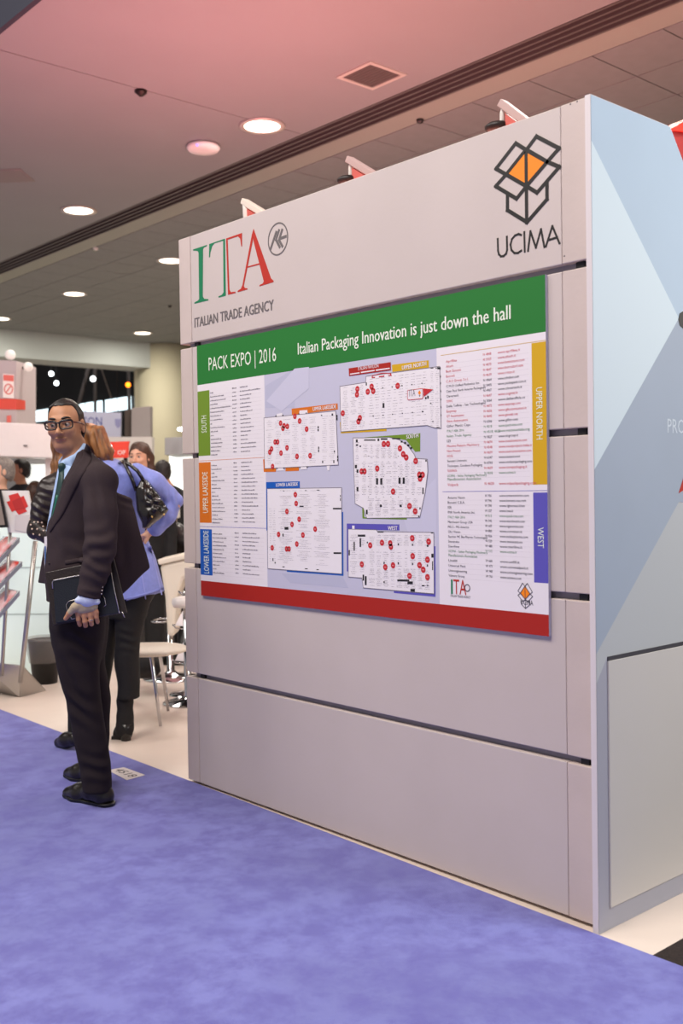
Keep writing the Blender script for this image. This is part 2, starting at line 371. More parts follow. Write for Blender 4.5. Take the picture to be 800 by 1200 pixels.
# open box emblem, orange inside
def Z1(pts, s=7.06, ox=560, oy=140): return wpoly([(ox+x/s, oy+y/s) for x, y in pts], YF)
fr = []
for L, cl in (([(311,197),(148,407),(232,455),(395,250)], True), ([(482,140),(400,250),(572,350),(670,238)], True), ([(572,350),(672,392),(488,605),(400,552)], True),
          ([(232,455),(146,552),(318,655),(400,552)], True), ([(395,250),(572,350),(400,552),(232,455)], True), ([(397,250),(402,850)], False),
          ([(243,625),(243,750),(405,850),(570,660),(570,520)], False)):
    fr += stroke(Z1(L), .0125, cl)
vinyl('box_emblem_fill', [Z1([(395,262),(560,352),(400,540),(245,450)])], m_lor, wall, YF+.0002)['label'] = 'orange inside of the box emblem'
vinyl('box_emblem', fr, m_lblk, wall, YF-.0002)['label'] = 'black outline open box emblem'
let = []
for L in ([(162,988),(165,1085),(172,1115),(188,1132),(210,1130),(232,1110),(240,1080),(238,970)],
          [(356,955),(335,948),(305,960),(280,990),(268,1035),(276,1080),(300,1105),(330,1104),(358,1085)],
          [(382,932),(386,1093)], [(413,1086),(433,925),(478,1060),(520,908),(548,1055)], [(561,1050),(614,882),(673,1024)], [(582,998),(655,975)]):
    let += stroke(Z1(L), .0068)
vinyl('name_lettering', let, m_lblk, wall, YF)['label'] = 'thin black letters UCIMA'
for px, py in ((668, 122), (676, 119), (686, 126), (661, 300), (688, 292)):
    p = ony(px, py, -.002); b_ = MB(); b_.ball(p, .003, 8, sy=.4); b_.build('screw', m_lgrey, wall)

# side face of the wall: pale blue printed panel facing the other aisle
XS = 2.275
def sp(px, py, x=XS): p = onx(px, py, x); return (x, p[1], p[2])
m_edge = mat('panel_white_edge', '#dcd3d2', .5)
side = empty('side_panel_wall', (XS, .8, 0), 'pale blue graphic side panel at the right end with faceted print and lower door', 'side panel')
ys0 = -.028
P = [(W+.001, ys0, 0), (W+.001, 1.7, 0), (W+.001, 1.7, .9), (W+.001, .409, 2.505), (W+.001, ys0, 2.505)]
b_ = MB(); b_.prism(P, (XS-.0005-W-.001, 0, 0)); b_.build('backing_board', m_edge, side)
def sface(name, pts, m, off=0.0, th=.0006):
    b_ = MB(); b_.prism([(XS+off, a, b) for a, b in pts], (th, 0, 0)); return b_.build(name, m, side)
def sq(px, py): p = onx(px, py, XS); return (p[1], p[2])
y_, z_ = ys0+.003, 2.503
ybig = 1.7
apex = sq(795, 373); tA = sq(693, 165); tB = (ys0+.003, sq(697, 550)[1])
sface('printed_facet', [(ys0+.003, 2.503), (.408, 2.503), (.95, 1.83), (ybig, .91), (ybig, .9), apex, (ys0+.003, sq(693,165)[1])], mat('print_blue', '#b3c4d2', .6, var=.03, vscale=3))
sface('printed_facet', [(ys0+.003, tA[1]), apex, tB], mat('print_pale', '#d2dee2', .6))
lo1 = (ys0+.003, sq(700, 766)[1]); lo2 = sq(795, 588)
sface('printed_facet', [tB, apex, (ybig, .9), (ybig, .3+.6), (ybig, 2.0-.9), lo2, lo1], mat('print_midblue', '#a3adba', .6, var=.05, vscale=2))
gr0 = sq(711, 770); gr1 = (ybig, gr0[1])
sface('printed_facet', [lo1, lo2, (ybig, .9), gr1, gr0, (ys0+.003, sq(701, 800)[1])], mat('print_grey', '#b9bbbb', .6))
sface('printed_facet', [(ys0+.003, sq(701,800)[1]), gr0, (gr0[0], .066), (ybig, .066), (ybig, .002), (ys0+.003, .002)], mat('door_shade_tone', '#a6a5ae', .6))  # darker surround: the shade beside the door is put into its colour
b_ = MB(); b_.box((XS+.0002, gr0[0], .068), (XS+.006, ybig, gr0[1]-.012)); b_.build('door', mat('side_door_paint', '#cbc5be', .55, var=.03, vscale=2), side, bevel=.001)
b_ = MB(); b_.box((XS+.0004, gr0[0], gr0[1]-.012), (XS+.0035, ybig, gr0[1]+.001)); b_.build('groove', mat('groove_dark', '#3d3a40', .7), side)
mb = MB(); A = onx(782, 507, XS+.001); text_geo(mb, 'PRO', A, (0, 1, 0), (0, 0, 1), .105, .045); mb.build('lettering', mat('pale_lettering', '#ccd4da', .5), side)
b_ = MB(); A = onx(799.5, 375, XS); b_.prism([(XS+.001, A[1]+.028*math.cos(k*math.pi/4), A[2]+.028*math.sin(k*math.pi/4)) for k in range(8)], (.0006, 0, 0)); b_.build('round_mark', mat('mark_black', '#16171b', .5), side)
b_ = MB(); b_.prism([(XS+.001, *sq(794.5, 578)), (XS+.001, *sq(800, 560)), (XS+.001, .7, 1.40)], (.0006, 0, 0)); b_.build('red_triangle', m_lr, side)
# red canopy of the booth beyond the corner
A, B, Cc, Dd = ony(783, 147, .75), ony(830, 132, .75), ony(830, 240, .75), ony(800, 196, .75)
rc = empty('red_canopy', (2.6, .8, 2.3), 'glossy red canopy corner rising behind the pale blue side panel', 'canopy')
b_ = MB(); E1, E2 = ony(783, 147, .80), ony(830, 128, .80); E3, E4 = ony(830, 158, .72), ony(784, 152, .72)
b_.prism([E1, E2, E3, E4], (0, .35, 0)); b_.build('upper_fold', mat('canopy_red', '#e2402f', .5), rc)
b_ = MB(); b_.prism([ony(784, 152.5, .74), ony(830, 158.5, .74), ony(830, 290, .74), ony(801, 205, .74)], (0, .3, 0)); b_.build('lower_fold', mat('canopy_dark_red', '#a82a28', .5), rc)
# arm lamps hung over the wall top
m_arm = mat('arm_pink', '#b59b97', .5); m_armw = mat('arm_cream', '#d8cfc2', .5); m_cable = mat('post_white', '#e2dcd4', .4); m_lampblk = mat('lamp_head_black', '#1c1412', .5)
for (tip, elb, down, head, mA, lb, YA) in (
      ((286, 236), (312, 252), (291, 254), None, m_armw, 'cream arm lamp above the green and red letters', .35),
      ((409, 187), (440, 206), (411.5, 207), (408, 210), m_arm, 'pink arm lamp above the middle of the wall top', .35),
      ((588, 121), (622, 147), (588, 144), (584, 147), m_arm, 'pink arm lamp above the box emblem', .35)):
    P0 = ony(*tip, YA); P1 = ony(*elb, YA); t = empty('arm_lamp', (P0[0], YA, 2.5), lb, 'spotlight', 'arm lamps over the display wall')
    d = P1-P0; b_ = MB(); n = np.array([d[2], 0, -d[0]]); n = n/np.linalg.norm(n)*.014
    b_.obox((P0+P1)/2, d/2, (0, .02, 0), n); b_.build('arm', mA, t, bevel=.003)
    Q = ony(*down, YA); b_ = MB(); b_.tube([P0+d*.10, (P0+Q)/2+np.array([.004, 0, 0]), Q+np.array([0, 0, -.12])], .011 if head else .02, 8); b_.build('post', m_cable, t)
    b_ = MB(); b_.box((P1[0]-.05, .118, 2.40), (P1[0]+.0, YA+.02, 2.44)); b_.build('bracket', m_cable, t)
    b_ = MB(); R0 = P0+d*.18; R1 = P0+d*.8; b_.obox((R0+R1)/2-np.array([0, 0, .045]), (R1-R0)/2, (0, .012, 0), np.array([0, 0, .02])); b_.build('red_plate', mat('red_plate', '#c2564c', .5), t)
    hd = Q+np.array([-.02, 0, -.012 if head else -.1]); b_ = MB(); b_.ball(hd, .05, 14, sx=1.0, sy=1.0, sz=.42); b_.build('lamp_head', m_lampblk, t)

# ==================================================================== POSTER
YP = -.012; px0, px1, pz0, pz1 = .151, 2.092, .880, 2.0065
poster = empty('map_poster', ((px0+px1)/2, YP, pz0), 'wide exhibitor map poster with green header and red footer mounted on the wall', 'poster')
def pq(px, py): p = ony(px, py, YP); return (p[0], p[2])
LAY = [0]
def pm(name, polys, m, lay, label=None):
    o = vinyl(name, polys, m, poster, YP-.0003*lay, .0003)
    if label: o['label'] = label
    return o
def rect(x0, z0, x1, z1): return [(x0, z0), (x1, z0), (x1, z1), (x0, z1)]
b_ = MB(); b_.box((px0, YP, pz0), (px1, -.0005, pz1)); b_.build('board', mat('poster_board', '#c4c2d4', .5), poster)
zg = (pq(234, 450.6)[1]+pq(642, 389)[1])/2; zf = (pq(238, 681)[1]+pq(645, 720)[1])/2
m_pw = mat('poster_white', '#eae3e6', .5); m_pg = mat('poster_green', '#24772f', .55, spec=.3); m_pr = mat('poster_red', '#aa251a', .55, spec=.3)
m_ink = mat('poster_ink', '#3c3844', .6); m_inkr = mat('poster_ink_red', '#cf5560', .6); m_inkg = mat('poster_ink_green', '#5f8a68', .6); m_rule = mat('poster_rule', '#cfc7cc', .6); m_inkf = mat('poster_ink_faint', '#77717b', .6)
pm('header_band', [rect(px0, zg, px1, pz1)], m_pg, 0, 'green header band'); pm('footer_band', [rect(px0, pz0, px1, zf)], m_pr, 0, 'red footer band')
xL = pq(310.5, 500)[0]; xR = pq(512.5, 500)[0]
pm('left_list_panel', [rect(px0, zf, xL, zg)], m_pw, 0, 'white left list panel'); pm('right_list_panel', [rect(xR, zf, px1, zg)], m_pw, 0, 'white right list panel')
m_fac = mat('poster_facet', '#babace', .5); m_fac2 = mat('poster_facet_pale', '#c9c7d9', .5)
pm('tinted_facet', [[pq(311,452), pq(345,432), pq(345,478), pq(311,478)]], m_fac, 0)
pm('tinted_facet', [[pq(345,432), pq(312,470), pq(330,482), pq(362,455), pq(362,430)]], m_fac2, 1)
pm('tinted_facet', [[pq(470,600), pq(511,560), pq(512,660), pq(500,690)]], m_fac2, 0)
pm('tinted_facet', [[pq(330,672), pq(400,672), pq(408,689), pq(340,683)]], m_fac, 0)
def ptext(name, s, a, b, caps, m, lay=3, bold=0):
    mb = MB(); yy = YP-.0003*lay-.0002
    line_text(mb, s, a, b, caps, yy, bold); o = mb.build(name, m, poster); o['label'] = 'lettering '+s.replace('|', ' ').lower() if len(s) < 60 else 'lettering'; return o
m_cream = mat('header_lettering', '#e8efdc', .5)
ptext('header_lettering', 'PACK EXPO | 2016', (244.5, 434.3), (323.5, 423.0), capz(270, 411.5, 428, YP)*.93, m_cream)
ptext('header_lettering', 'Italian Packaging Innovation is just down the hall', (349, 415.5), (598, 373.6), capz(350, 403, 416, YP)*1.03, m_cream, 3, .0008)
# coloured tabs with upright lettering
def vtab(pL0, pL1, x0, x1, col, s, up, ends, nm):
    zt = pq(*pL0)[1]; zb = pq(*pL1)[1]; pm('colour_tab', [rect(x0, zb, x1, zt)], mat('tab_'+nm, col, .5), 1, nm+' tab')
    mb = MB(); z_s, z_e = ends; cap = (x1-x0)*.42
    if up: text_geo(mb, s, (x0+(x1-x0)*.72, YP-.0012, z_s), (0, 0, 1), (-1, 0, 0), z_e-z_s, cap)
    else: text_geo(mb, s, (x0+(x1-x0)*.30, YP-.0012, z_s), (0, 0, -1), (1, 0, 0), z_s-z_e, cap)
    mb.build('tab_lettering', m_cream, poster)['label'] = 'upright lettering '+s.lower()
xa0, xa1 = px0, pq(246.8, 541)[0]
vtab((234.3,458.7), (236.3,534.3), xa0, xa1, '#6f8f22', 'SOUTH', True, (pq(241, 507)[1], pq(240, 487)[1]), 'green')
vtab((236.3,542), (237.5,612.5), xa0, xa1, '#d87012', 'UPPER LAKESIDE', True, (pq(243, 601)[1], pq(243, 553)[1]), 'orange')
vtab((237,620), (238,673.5), xa0, xa1, '#0c58b4', 'LOWER LAKESIDE', True, (pq(243.5, 672)[1], pq(243.5, 622)[1]), 'blue')
xb0 = pq(623.5, 480)[0]; xb1 = px1
vtab((622,402.4), (624.4,568), xb0, xb1, '#d3a60a', 'UPPER NORTH', False, (pq(632, 454)[1], pq(632, 515)[1]), 'yellow')
vtab((624.4,577.2), (625,682.4), xb0, xb1, '#5a52b0', 'WEST', False, (pq(633, 618)[1], pq(633, 642)[1]), 'violet')
# company lists
def row_bar(mb, x, z, L, h=.0044, seed=0):      # lettering too small to read in the photograph: broken word shapes
    rnd = random.Random(seed); e = x+L; yy = YP-.0009
    while x < e:
        w_ = min(rnd.uniform(.003, .007), e-x); hh = h*rnd.uniform(.7, 1.25)
        mb.prism([(x, yy, z), (x+w_, yy, z), (x+w_, yy, z+hh), (x, yy, z+hh)], (0, -.0002, 0)); x += w_+rnd.uniform(.0018, .004)
def left_list(rows, zt, zb, name):
    mb = MB(); rl = MB(); n = len(rows); x1, x2, x3 = pq(248, 560)[0], pq(274, 560)[0], pq(283, 560)[0]
    for i, (a_, b2, c2) in enumerate(rows):
        z = zt+(zb-zt)*i/(n-1)-.004; row_bar(mb, x1, z-.004, a_*.8, seed=i*7+1); row_bar(mb, x2, z+.003, b2*.65, seed=i*5+2); row_bar(mb, x3, z+.003, c2*.72, seed=i*3+3)
        rl.box((x1, YP-.0005, z-.0118), (xL-.02, YP-.0003, z-.0112))
    tag(mb.build(name, m_inkf, poster), 'small dark list text', kind='stuff'); tag(rl.build('ruled_lines', m_rule, poster), kind='stuff')
R_ = random.Random(3)
mk = lambda n: [(R_.uniform(.03, .14), R_.uniform(.03, .045), R_.uniform(.07, .17)) for _ in range(n)]
south = [(.03,.045,.08),(.13,.04,.2),(.15,.04,.11),(.07,.045,.10),(.2,.05,.11),(.13,.04,.10),(.1,.04,.12),(.12,.04,.07),(.014,.045,.1),(.14,.04,.1),(.07,.04,.13),(.03,.04,.1),(.1,.035,.07),(.11,.04,.07),(.1,.04,.15),(.09,.035,.15),(.06,.04,.09)]
left_list(south, pq(248, 459)[1], pq(250, 531.5)[1], 'list_text')
left_list(mk(16), pq(250, 544)[1], pq(250, 611)[1], 'list_text')
left_list(mk(11), pq(250, 624)[1], pq(250, 669.5)[1], 'list_text')
b_ = MB(); b_.box((px0, YP-.0008, pq(250, 539.5)[1]), (xL, YP-.0005, pq(250, 539.5)[1]+.0015)); b_.build('orange_rule', mat('tab_orange', ''), poster)
b_ = MB(); b_.box((px0, YP-.0008, pq(250, 617.5)[1]), (xL, YP-.0005, pq(250, 617.5)[1]+.0015)); b_.build('violet_rule', mat('tab_violet', ''), poster)
b_ = MB(); b_.box((xR+.02, YP-.0008, pq(560, 576)[1]), (px1, YP-.0005, pq(560, 576)[1]+.0015)); b_.build('violet_rule', mat('tab_violet', ''), poster)
b_ = MB(); b_.box((xR+.02, YP-.0008, pq(512, 417.5)[1]), (px1, YP-.0005, pq(512, 417.5)[1]+.0015)); b_.build('yellow_rule', mat('tab_yellow', ''), poster)
UN = [('Aprifilea','N 4848','www.aprifilea.it','r'),('Altech','N 5025','www.altech.it','r'),('Bett Sistemi','N 4675','www.bettsistemi.com','r'),('Borrodi','N 4647','www.borrodisrl.com','r'),('C.A.S Group S.r.l.','N 4639','www.c-mac.it','r'),
 ('C.M.O Unified Robotics Inc.','N 4964','www.cdrobot.com','k'),('Clean Pack North America Packingseals','N 5405','www.packepack.com.it','k'),('Clevertech','N 4967','www.clevertech.it','k'),('COMAG','N 4647','www.cogetel.it','r'),
 ('Della Toffola - Sea Technologies','N 5064','www.dellatoffola.us','k'),('Easysnap','N 4672','www.easysnap.com','r'),('GT Automazioni','N 4636','www.gfautomazioni.it','r'),('Giave Automazioni','N 4642','www.giaweb.net','r'),
 ('Giflor Plastic Caps','N 6366','www.giflor.com','k'),('ITALY ABA 2016','N 4518','www.ipack-ima.com','g'),('Italian Trade Agency','N 4518, 4622','www.machinesitalia.org','g'),('IZI','N 5827','www.imgroup.it','k'),
 ('Messina Pistacio Machinery','N 4674','www.messinamacie.com','r'),('New Project','N 4548','www.newproject-italia.it','r'),('NO.EL','N 4639','www.noel-automation.com','r'),('Sensani Unimatic','N 6347','www.sensani.com','k'),
 ('Technipes, Cordano Packaging','N 6763','www.cordanopackaging.com','k'),('TOROPACK','N 4639','www.toropackaging.it','r'),('UCIMA - Italian Packaging Machinery','N 4518','www.ucima.it','g')]
WE = [('Antares Vision','W 956','www.antaresvision.com','k'),('Bonetti C.E.A.','W 796','www.bonetti-cea.com','k'),('IGB','W 590','www.igbsrean.it/en','k'),('IMA North America Inc.','W 327','www.ima.it','k'),('ITALY ABA 2016','W 515','www.ipack-ima.com','g'),
 ('Marchesini Group USA','W 742','www.marchesini.com','k'),('MG 2 - MG America','W 669','www.mgamerica.com','k'),('OLI Vision','W 880','www.ocrvision.it','k'),('Sacchini MC Bio-Pharma Technologies','W 826','www.sacbiopharma.com','k'),
 ('Stevanato','W 529','www.stevanato.eu','k'),('Steriline','W 488','www.steriline.it','k'),('UCIMA - Italian Packaging Machinery','W 515','www.ucima.it','g')]
WE2 = [('Unifill','W 660','www.unifill.it','k'),('Universal Pack','W 471','www.universalpack.it','k'),('Univengineering','W 968','www.univengineering.com','k'),('Valmara Group','W 761','www.valmara.com','k')]
xn, xc, xw = pq(523.5, 500)[0], pq(567, 500)[0], pq(584, 500)[0]
def right_list(rows, zt, zb, nm):
    mbs = {'k': MB(), 'r': MB(), 'g': MB()}; rl = MB(); n = len(rows)
    for i, (a_, b2, c2, k) in enumerate(rows):
        z = zt+(zb-zt)*i/(n-1)
        for s_, x, f in ((a_, xn, .0060), (b2, xc, .0062), (c2, xw, .0062)):
            text_geo(mbs[k], s_, (x, YP-.0010, z-.003+(.006 if x > xn else 0)), (1, 0, 0), (0, 0, 1), min(len(s_)*f*.93, .175 if x == xn else .135), .0080)
        rl.box((xn, YP-.0005, z-.0080), (xb0-.012, YP-.0003, z-.0075))
    for k, m_, nmc in (('k', m_ink, 'dark'), ('r', m_inkr, 'red'), ('g', m_inkg, 'green')):
        if mbs[k].v: tag(mbs[k].build('list_text', m_, poster), nmc+' list text', kind='stuff')
    tag(rl.build('ruled_lines', m_rule, poster), kind='stuff')
right_list(UN, pq(523, 424)[1], pq(525, 558)[1], 'list_text')
mb = MB(); text_geo(mb, 'Manufacturers Association', (xn, YP-.001, pq(525, 562.2)[1]-.003), (1, 0, 0), (0, 0, 1), .15, .009); tag(mb.build('list_text', m_inkg, poster), kind='stuff')
mb = MB(); text_geo(mb, 'Volpack', (xn, YP-.001, pq(525, 568.5)[1]-.003), (1, 0, 0), (0, 0, 1), .05, .009)
text_geo(mb, 'N 4620', (xc, YP-.001, pq(567, 567.2)[1]-.003), (1, 0, 0), (0, 0, 1), .04, .009); text_geo(mb, 'www.volpackpackaging.com', (xw, YP-.001, pq(584, 567)[1]-.003), (1, 0, 0), (0, 0, 1), .15, .009)
tag(mb.build('list_text', m_inkr, poster), kind='stuff')
right_list(WE, pq(526, 583.5)[1], pq(526, 646)[1], 'list_text'); right_list(WE2, pq(526, 657)[1], pq(526, 674.5)[1], 'list_text')
mb = MB(); text_geo(mb, 'Manufacturers Association', (xn, YP-.001, pq(526, 651)[1]-.003), (1, 0, 0), (0, 0, 1), .13, .009); tag(mb.build('list_text', m_inkg, poster), kind='stuff')
# maps -------------------------------------------------------------
m_mapw = mat('map_paper', '#ece6e8', .5); m_line = mat('map_line', '#77707a', .6); m_mapk = mat('map_black', '#141216', .6); m_dot = mat('map_dot', '#c4242c', .5); m_faint = mat('map_faint', '#7b737d', .6)
def Zp(sc, ox, oy): return lambda pts: [pq(ox+x/sc, oy+y/sc) for x, y in pts]
def outline(mbp, pts, w_=.0022): mbp.extend(stroke(pts, w_, True))
def bars_in(polyfn, x0, x1, y0, y1, ncol, nrow, seed, name=None):
    """rows of booth labels and booth lines: fine print joined into one flat part"""
    rnd = random.Random(seed); quads = []; nrow = int(nrow*1.5); ncol = int(ncol*1.3)
    for r in range(nrow):
        for c in range(ncol):
            fx = (c+.5)/ncol; fy = (r+.5)/nrow
            L = rnd.uniform(.25, .9)*(x1-x0)/ncol; cx = x0+(x1-x0)*fx; cy = y0(fx)+(y1(fx)-y0(fx))*fy
            if rnd.random() < .12: continue
            s0 = cx-L/2
            while s0 < cx+L/2:
                d = rnd.uniform(1.5, 5); d = min(d, cx+L/2-s0); h_ = rnd.choice((1.0, 1.6, 2.4))
                sl_ = (y0(.9)-y0(.1))/(.8*(x1-x0))*(1-fy)+(y1(.9)-y1(.1))/(.8*(x1-x0))*fy
                yy = cy+(s0-cx)*sl_
                quads.append([(s0, yy), (s0+d, yy+sl_*d), (s0+d, yy+sl_*d-h_), (s0, yy-h_)]); s0 += d+rnd.uniform(.4, 2.2)
    return quads
def mapbox(lab, area_poly, frames, frame_mat, title, t_a, t_b, cap, zf_, dots, blacks, grid, extra=None):
    zfn = Zp(*zf_)
    for f in frames: pm('map_frame', [zfn(f)], frame_mat, 1, lab+' frame')
    pm('map_sheet', [zfn(area_poly)] if not extra else [zfn(area_poly)]+[zfn(e) for e in extra], m_mapw, 3, lab+' floor plan')
    ol = []; outline(ol, zfn(area_poly)); pm('map_outline', ol, m_line, 4)
    q = []
    for g_ in grid: q += [zfn(a_) for a_ in bars_in(None, *g_)]
    tag(pm('booth_print', q, m_faint, 4), kind='stuff')
    if blacks: mm_ = pm('map_marks', [zfn([(a, b), (a+c, b), (a+c, b+d), (a, b+d)]) for a, b, c, d in blacks], m_mapk, 4); mm_['kind'] = 'stuff'
    for (x, y) in dots:
        c0 = zfn([(x, y)])[0]; r = .0115
        pm('booth_dot', [[(c0[0]+r*math.cos(k*math.pi/6), c0[1]+r*math.sin(k*math.pi/6)) for k in range(12)]], m_dot, 5)
        pm('booth_dot_numeral', [rect(c0[0]-.0045, c0[1]-.0022, c0[0]-.0025, c0[1]+.0022), rect(c0[0]-.001, c0[1]-.0022, c0[0]+.001, c0[1]+.0022), rect(c0[0]+.0025, c0[1]-.0022, c0[0]+.0045, c0[1]+.0022)], mat('dot_numeral', '#e6a0a0', .5), 6)
    if title: ptext('map_title', title, t_a, t_b, cap, m_pw, 4, .0007)
OR, BL, YE, GN, VI = (MATS['tab_'+k] for k in ('orange', 'blue', 'yellow', 'green', 'violet'))
# upper lakeside (zoom frame 305,465 scale 8.42)
z6 = (8.42, 305, 465)
mapbox('upper lakeside', [(37,208),(745,140),(770,672),(45,708)], [[(308,118),(762,65),(765,125),(312,180)], [(28,616),(42,616),(42,705),(155,700),(155,740),(34,742)], [(248,700),(380,694),(381,730),(249,735)]],
  OR, 'UPPER LAKESIDE', (366.5, 481.6), (393.7, 478.3), .0140, z6,
  [(202,260),(236,286),(225,311),(269,292),(343,192),(390,239),(459,319),(148,446),(172,446),(113,514),(95,546),(265,503),(206,555),(364,588),(493,581),(123,687)],
  [(150,184,11,14),(218,178,11,14),(378,162,10,14),(450,155,10,14),(567,290,12,22),(567,318,12,22),(572,492,10,24),(572,520,10,26),(600,178,12,10),(705,165,14,22),(752,178,10,26),(752,206,10,24),(760,580,10,26),(760,612,10,24),(612,630,10,24),(722,625,10,28),(728,530,10,20),(162,700,10,12),(228,697,10,14),(388,688,10,14),(458,685,10,12)],
  [(50, 560, lambda f: 235-45*f, lambda f: 675-20*f, 5, 17, 1), (600, 745, lambda f: 185-10*f, lambda f: 640-5*f, 2, 15, 2)],
  extra=[[(160,205),(165,168),(215,160),(225,200)], [(385,180),(388,136),(465,130),(468,172)], [(165,730),(165,698),(235,694),(235,728)], [(395,720),(395,684),(460,682),(460,715)], [(655,665),(690,664),(682,728),(664,728)]])
z7_ = (8.0, 308, 560)
mapbox('lower lakeside', [(42,102),(738,92),(742,900),(48,850)], [[(30,40),(345,32),(347,96),(42,100),(42,492),(34,494)], [(738,320),(752,320),(755,918),(225,880),(225,864),(742,903)], [(712,372),(742,370),(742,622),(714,622)]],
  BL, 'LOWER LAKESIDE', (323.3, 570.3), (349, 569.2), .0140, z7_,
  [(306,157),(314,240),(227,315),(342,388),(275,436),(149,530),(377,536),(492,480),(320,620),(89,656),(224,666),(247,666)],
  [(658,281,80,14),(664,697,72,16),(725,160,6,20),(725,190,6,26),(92,752,8,26),(112,790,10,12),(345,262,38,10),(205,460,36,26),(186,522,10,28),(190,120,14,6),(395,116,16,6),(505,112,26,6),(185,830,20,8),(395,848,26,8),(505,856,20,8)],
  [(130, 640, lambda f: 150-0*f, lambda f: 800+30*f, 3, 30, 4), (55, 125, lambda f: 280, lambda f: 790, 2, 16, 5), (150, 560, lambda f: 120, lambda f: 122, 6, 1, 9)])
# upper north (frame 395,420 scale 6.4)
z8 = (6.4, 395, 420)
mapbox('upper north', [(22,210),(215,180),(218,135),(770,60),(780,525),(730,520),(675,502),(30,550)], [[(410,48),(685,14),(688,68),(414,102)], [(20,478),(32,478),(36,548),(370,528),(370,545),(28,562)]],
  YE, 'UPPER NORTH', (471, 433.4), (499.3, 428.2), .0140, z8,
  [(153,230),(150,271),(260,212),(231,250),(272,245),(455,206),(44,411),(172,447),(161,473)],
  [(216,180,8,24),(746,515,24,10),(338,218,8,8),(410,210,8,8),(483,200,8,8),(557,192,8,8),(633,183,8,8),(342,335,14,36),(268,428,8,8),(342,422,8,8),(413,415,8,8),(486,408,8,8),(562,402,8,8),(636,394,12,10),(660,290,12,16),(676,280,12,22),(752,66,24,16),(702,70,20,6),(740,70,8,8),(774,130,4,12),(775,180,4,12),(776,240,4,12),(777,300,4,12),(778,360,4,12),(778,420,4,12),(698,335,10,6),(712,470,14,6)],
  [(235, 680, lambda f: 150-60*f, lambda f: 525-30*f, 8, 13, 11), (32, 215, lambda f: 215-22*f, lambda f: 540-14*f, 3, 16, 12), (692, 772, lambda f: 95-8*f, lambda f: 510, 2, 18, 13)])
zz = Zp(*z8)
pm('pavilion_banner', [zz([(88,75),(402,28),(403,88),(90,132)])], m_pr, 4, 'red pavilion banner')
pm('pavilion_banner_print', [zz([(98,115),(170,104),(170,112),(98,123)]), zz([(180,101),(282,86),(282,95),(180,110)]), zz([(292,84),(396,70),(396,79),(292,94)])], m_pw, 5)
ptext('map_title', 'ITALIAN PAVILION', (419.5, 434.2), (443.3, 430.4), .013, m_pw, 5)
pm('pavilion_bracket', [zz([(262,130),(335,108),(335,114),(268,134),(268,142),(285,139),(285,146),(262,148)]), zz([(335,108),(405,110),(412,132),(385,130),(385,124),(400,124),(398,116),(335,114)]), zz([(315,134),(355,128),(355,137),(315,142)])], m_dot, 6)
pm('callout', [zz([(533,240),(640,226),(645,232),(645,296),(640,302),(538,312),(530,305),(530,246)])], m_pw, 6, 'white callout with small logos')
ol = []; outline(ol, zz([(533,240),(640,226),(645,232),(645,296),(640,302),(538,312),(530,305),(530,246)]), .002); pm('callout_outline', ol, m_dot, 7)
pm('callout_arrow', [zz([(648,225),(722,233),(652,288)])], m_dot, 7, 'red callout arrow')
ptext('callout_lettering', 'ITA', (395+540/6.4, 420+286/6.4), (395+585/6.4, 420+281/6.4), .024, m_line, 7); pm('callout_mark', [zz([(620,240),(632,258),(620,274),(608,258)])], m_lor, 7); pm('callout_mark', [zz([(614,275),(628,274),(621,290)])], m_line, 7)
# south (frame 390,500 scale 5.71)
z5 = (5.71, 390, 500)
mapbox('south', [(136,75),(200,75),(380,72),(445,88),(500,125),(545,185),(555,212),(632,218),(636,300),(618,440),(582,608),(228,612),(205,545),(150,515),(142,300)], [[(210,72),(584,44),(584,165),(550,168),(490,90),(380,70),(212,84)], [(196,545),(208,548),(210,606),(495,612),(495,622),(198,614)]],
  GN, 'SOUTH', (476, 514.4), (490, 512.3), .0140, z5,
  [(342,116),(370,115),(450,145),(472,184),(492,206),(555,230),(193,299),(213,299),(298,280),(580,322),(601,322),(585,347),(404,434),(514,531),(552,566)],
  [(210,86,76,8),(300,80,12,16),(322,78,44,10),(398,76,52,8),(455,94,12,12),(478,102,12,14),(498,118,14,14),(518,136,12,12),(155,86,12,18),(156,118,12,10),(180,126,10,10),(148,256,14,22),(160,286,12,22),(160,404,12,28),(290,345,14,42),(318,345,14,42),(440,340,14,42),(468,340,14,42),(620,222,8,12),(600,408,8,44),(580,540,8,14),(572,595,8,10),(222,556,12,30),(315,522,14,16),(448,522,14,16)]
   +[(238+50*i, y, 4, 4) for i in range(6) for y in (195, 262, 332, 400, 468)],
  [(190, 600, lambda f: 230, lambda f: 460, 8, 14, 21), (200, 440, lambda f: 120, lambda f: 215, 5, 6, 22), (230, 575, lambda f: 480, lambda f: 600, 6, 9, 23), (145, 180, lambda f: 100, lambda f: 500, 1, 22, 24)])
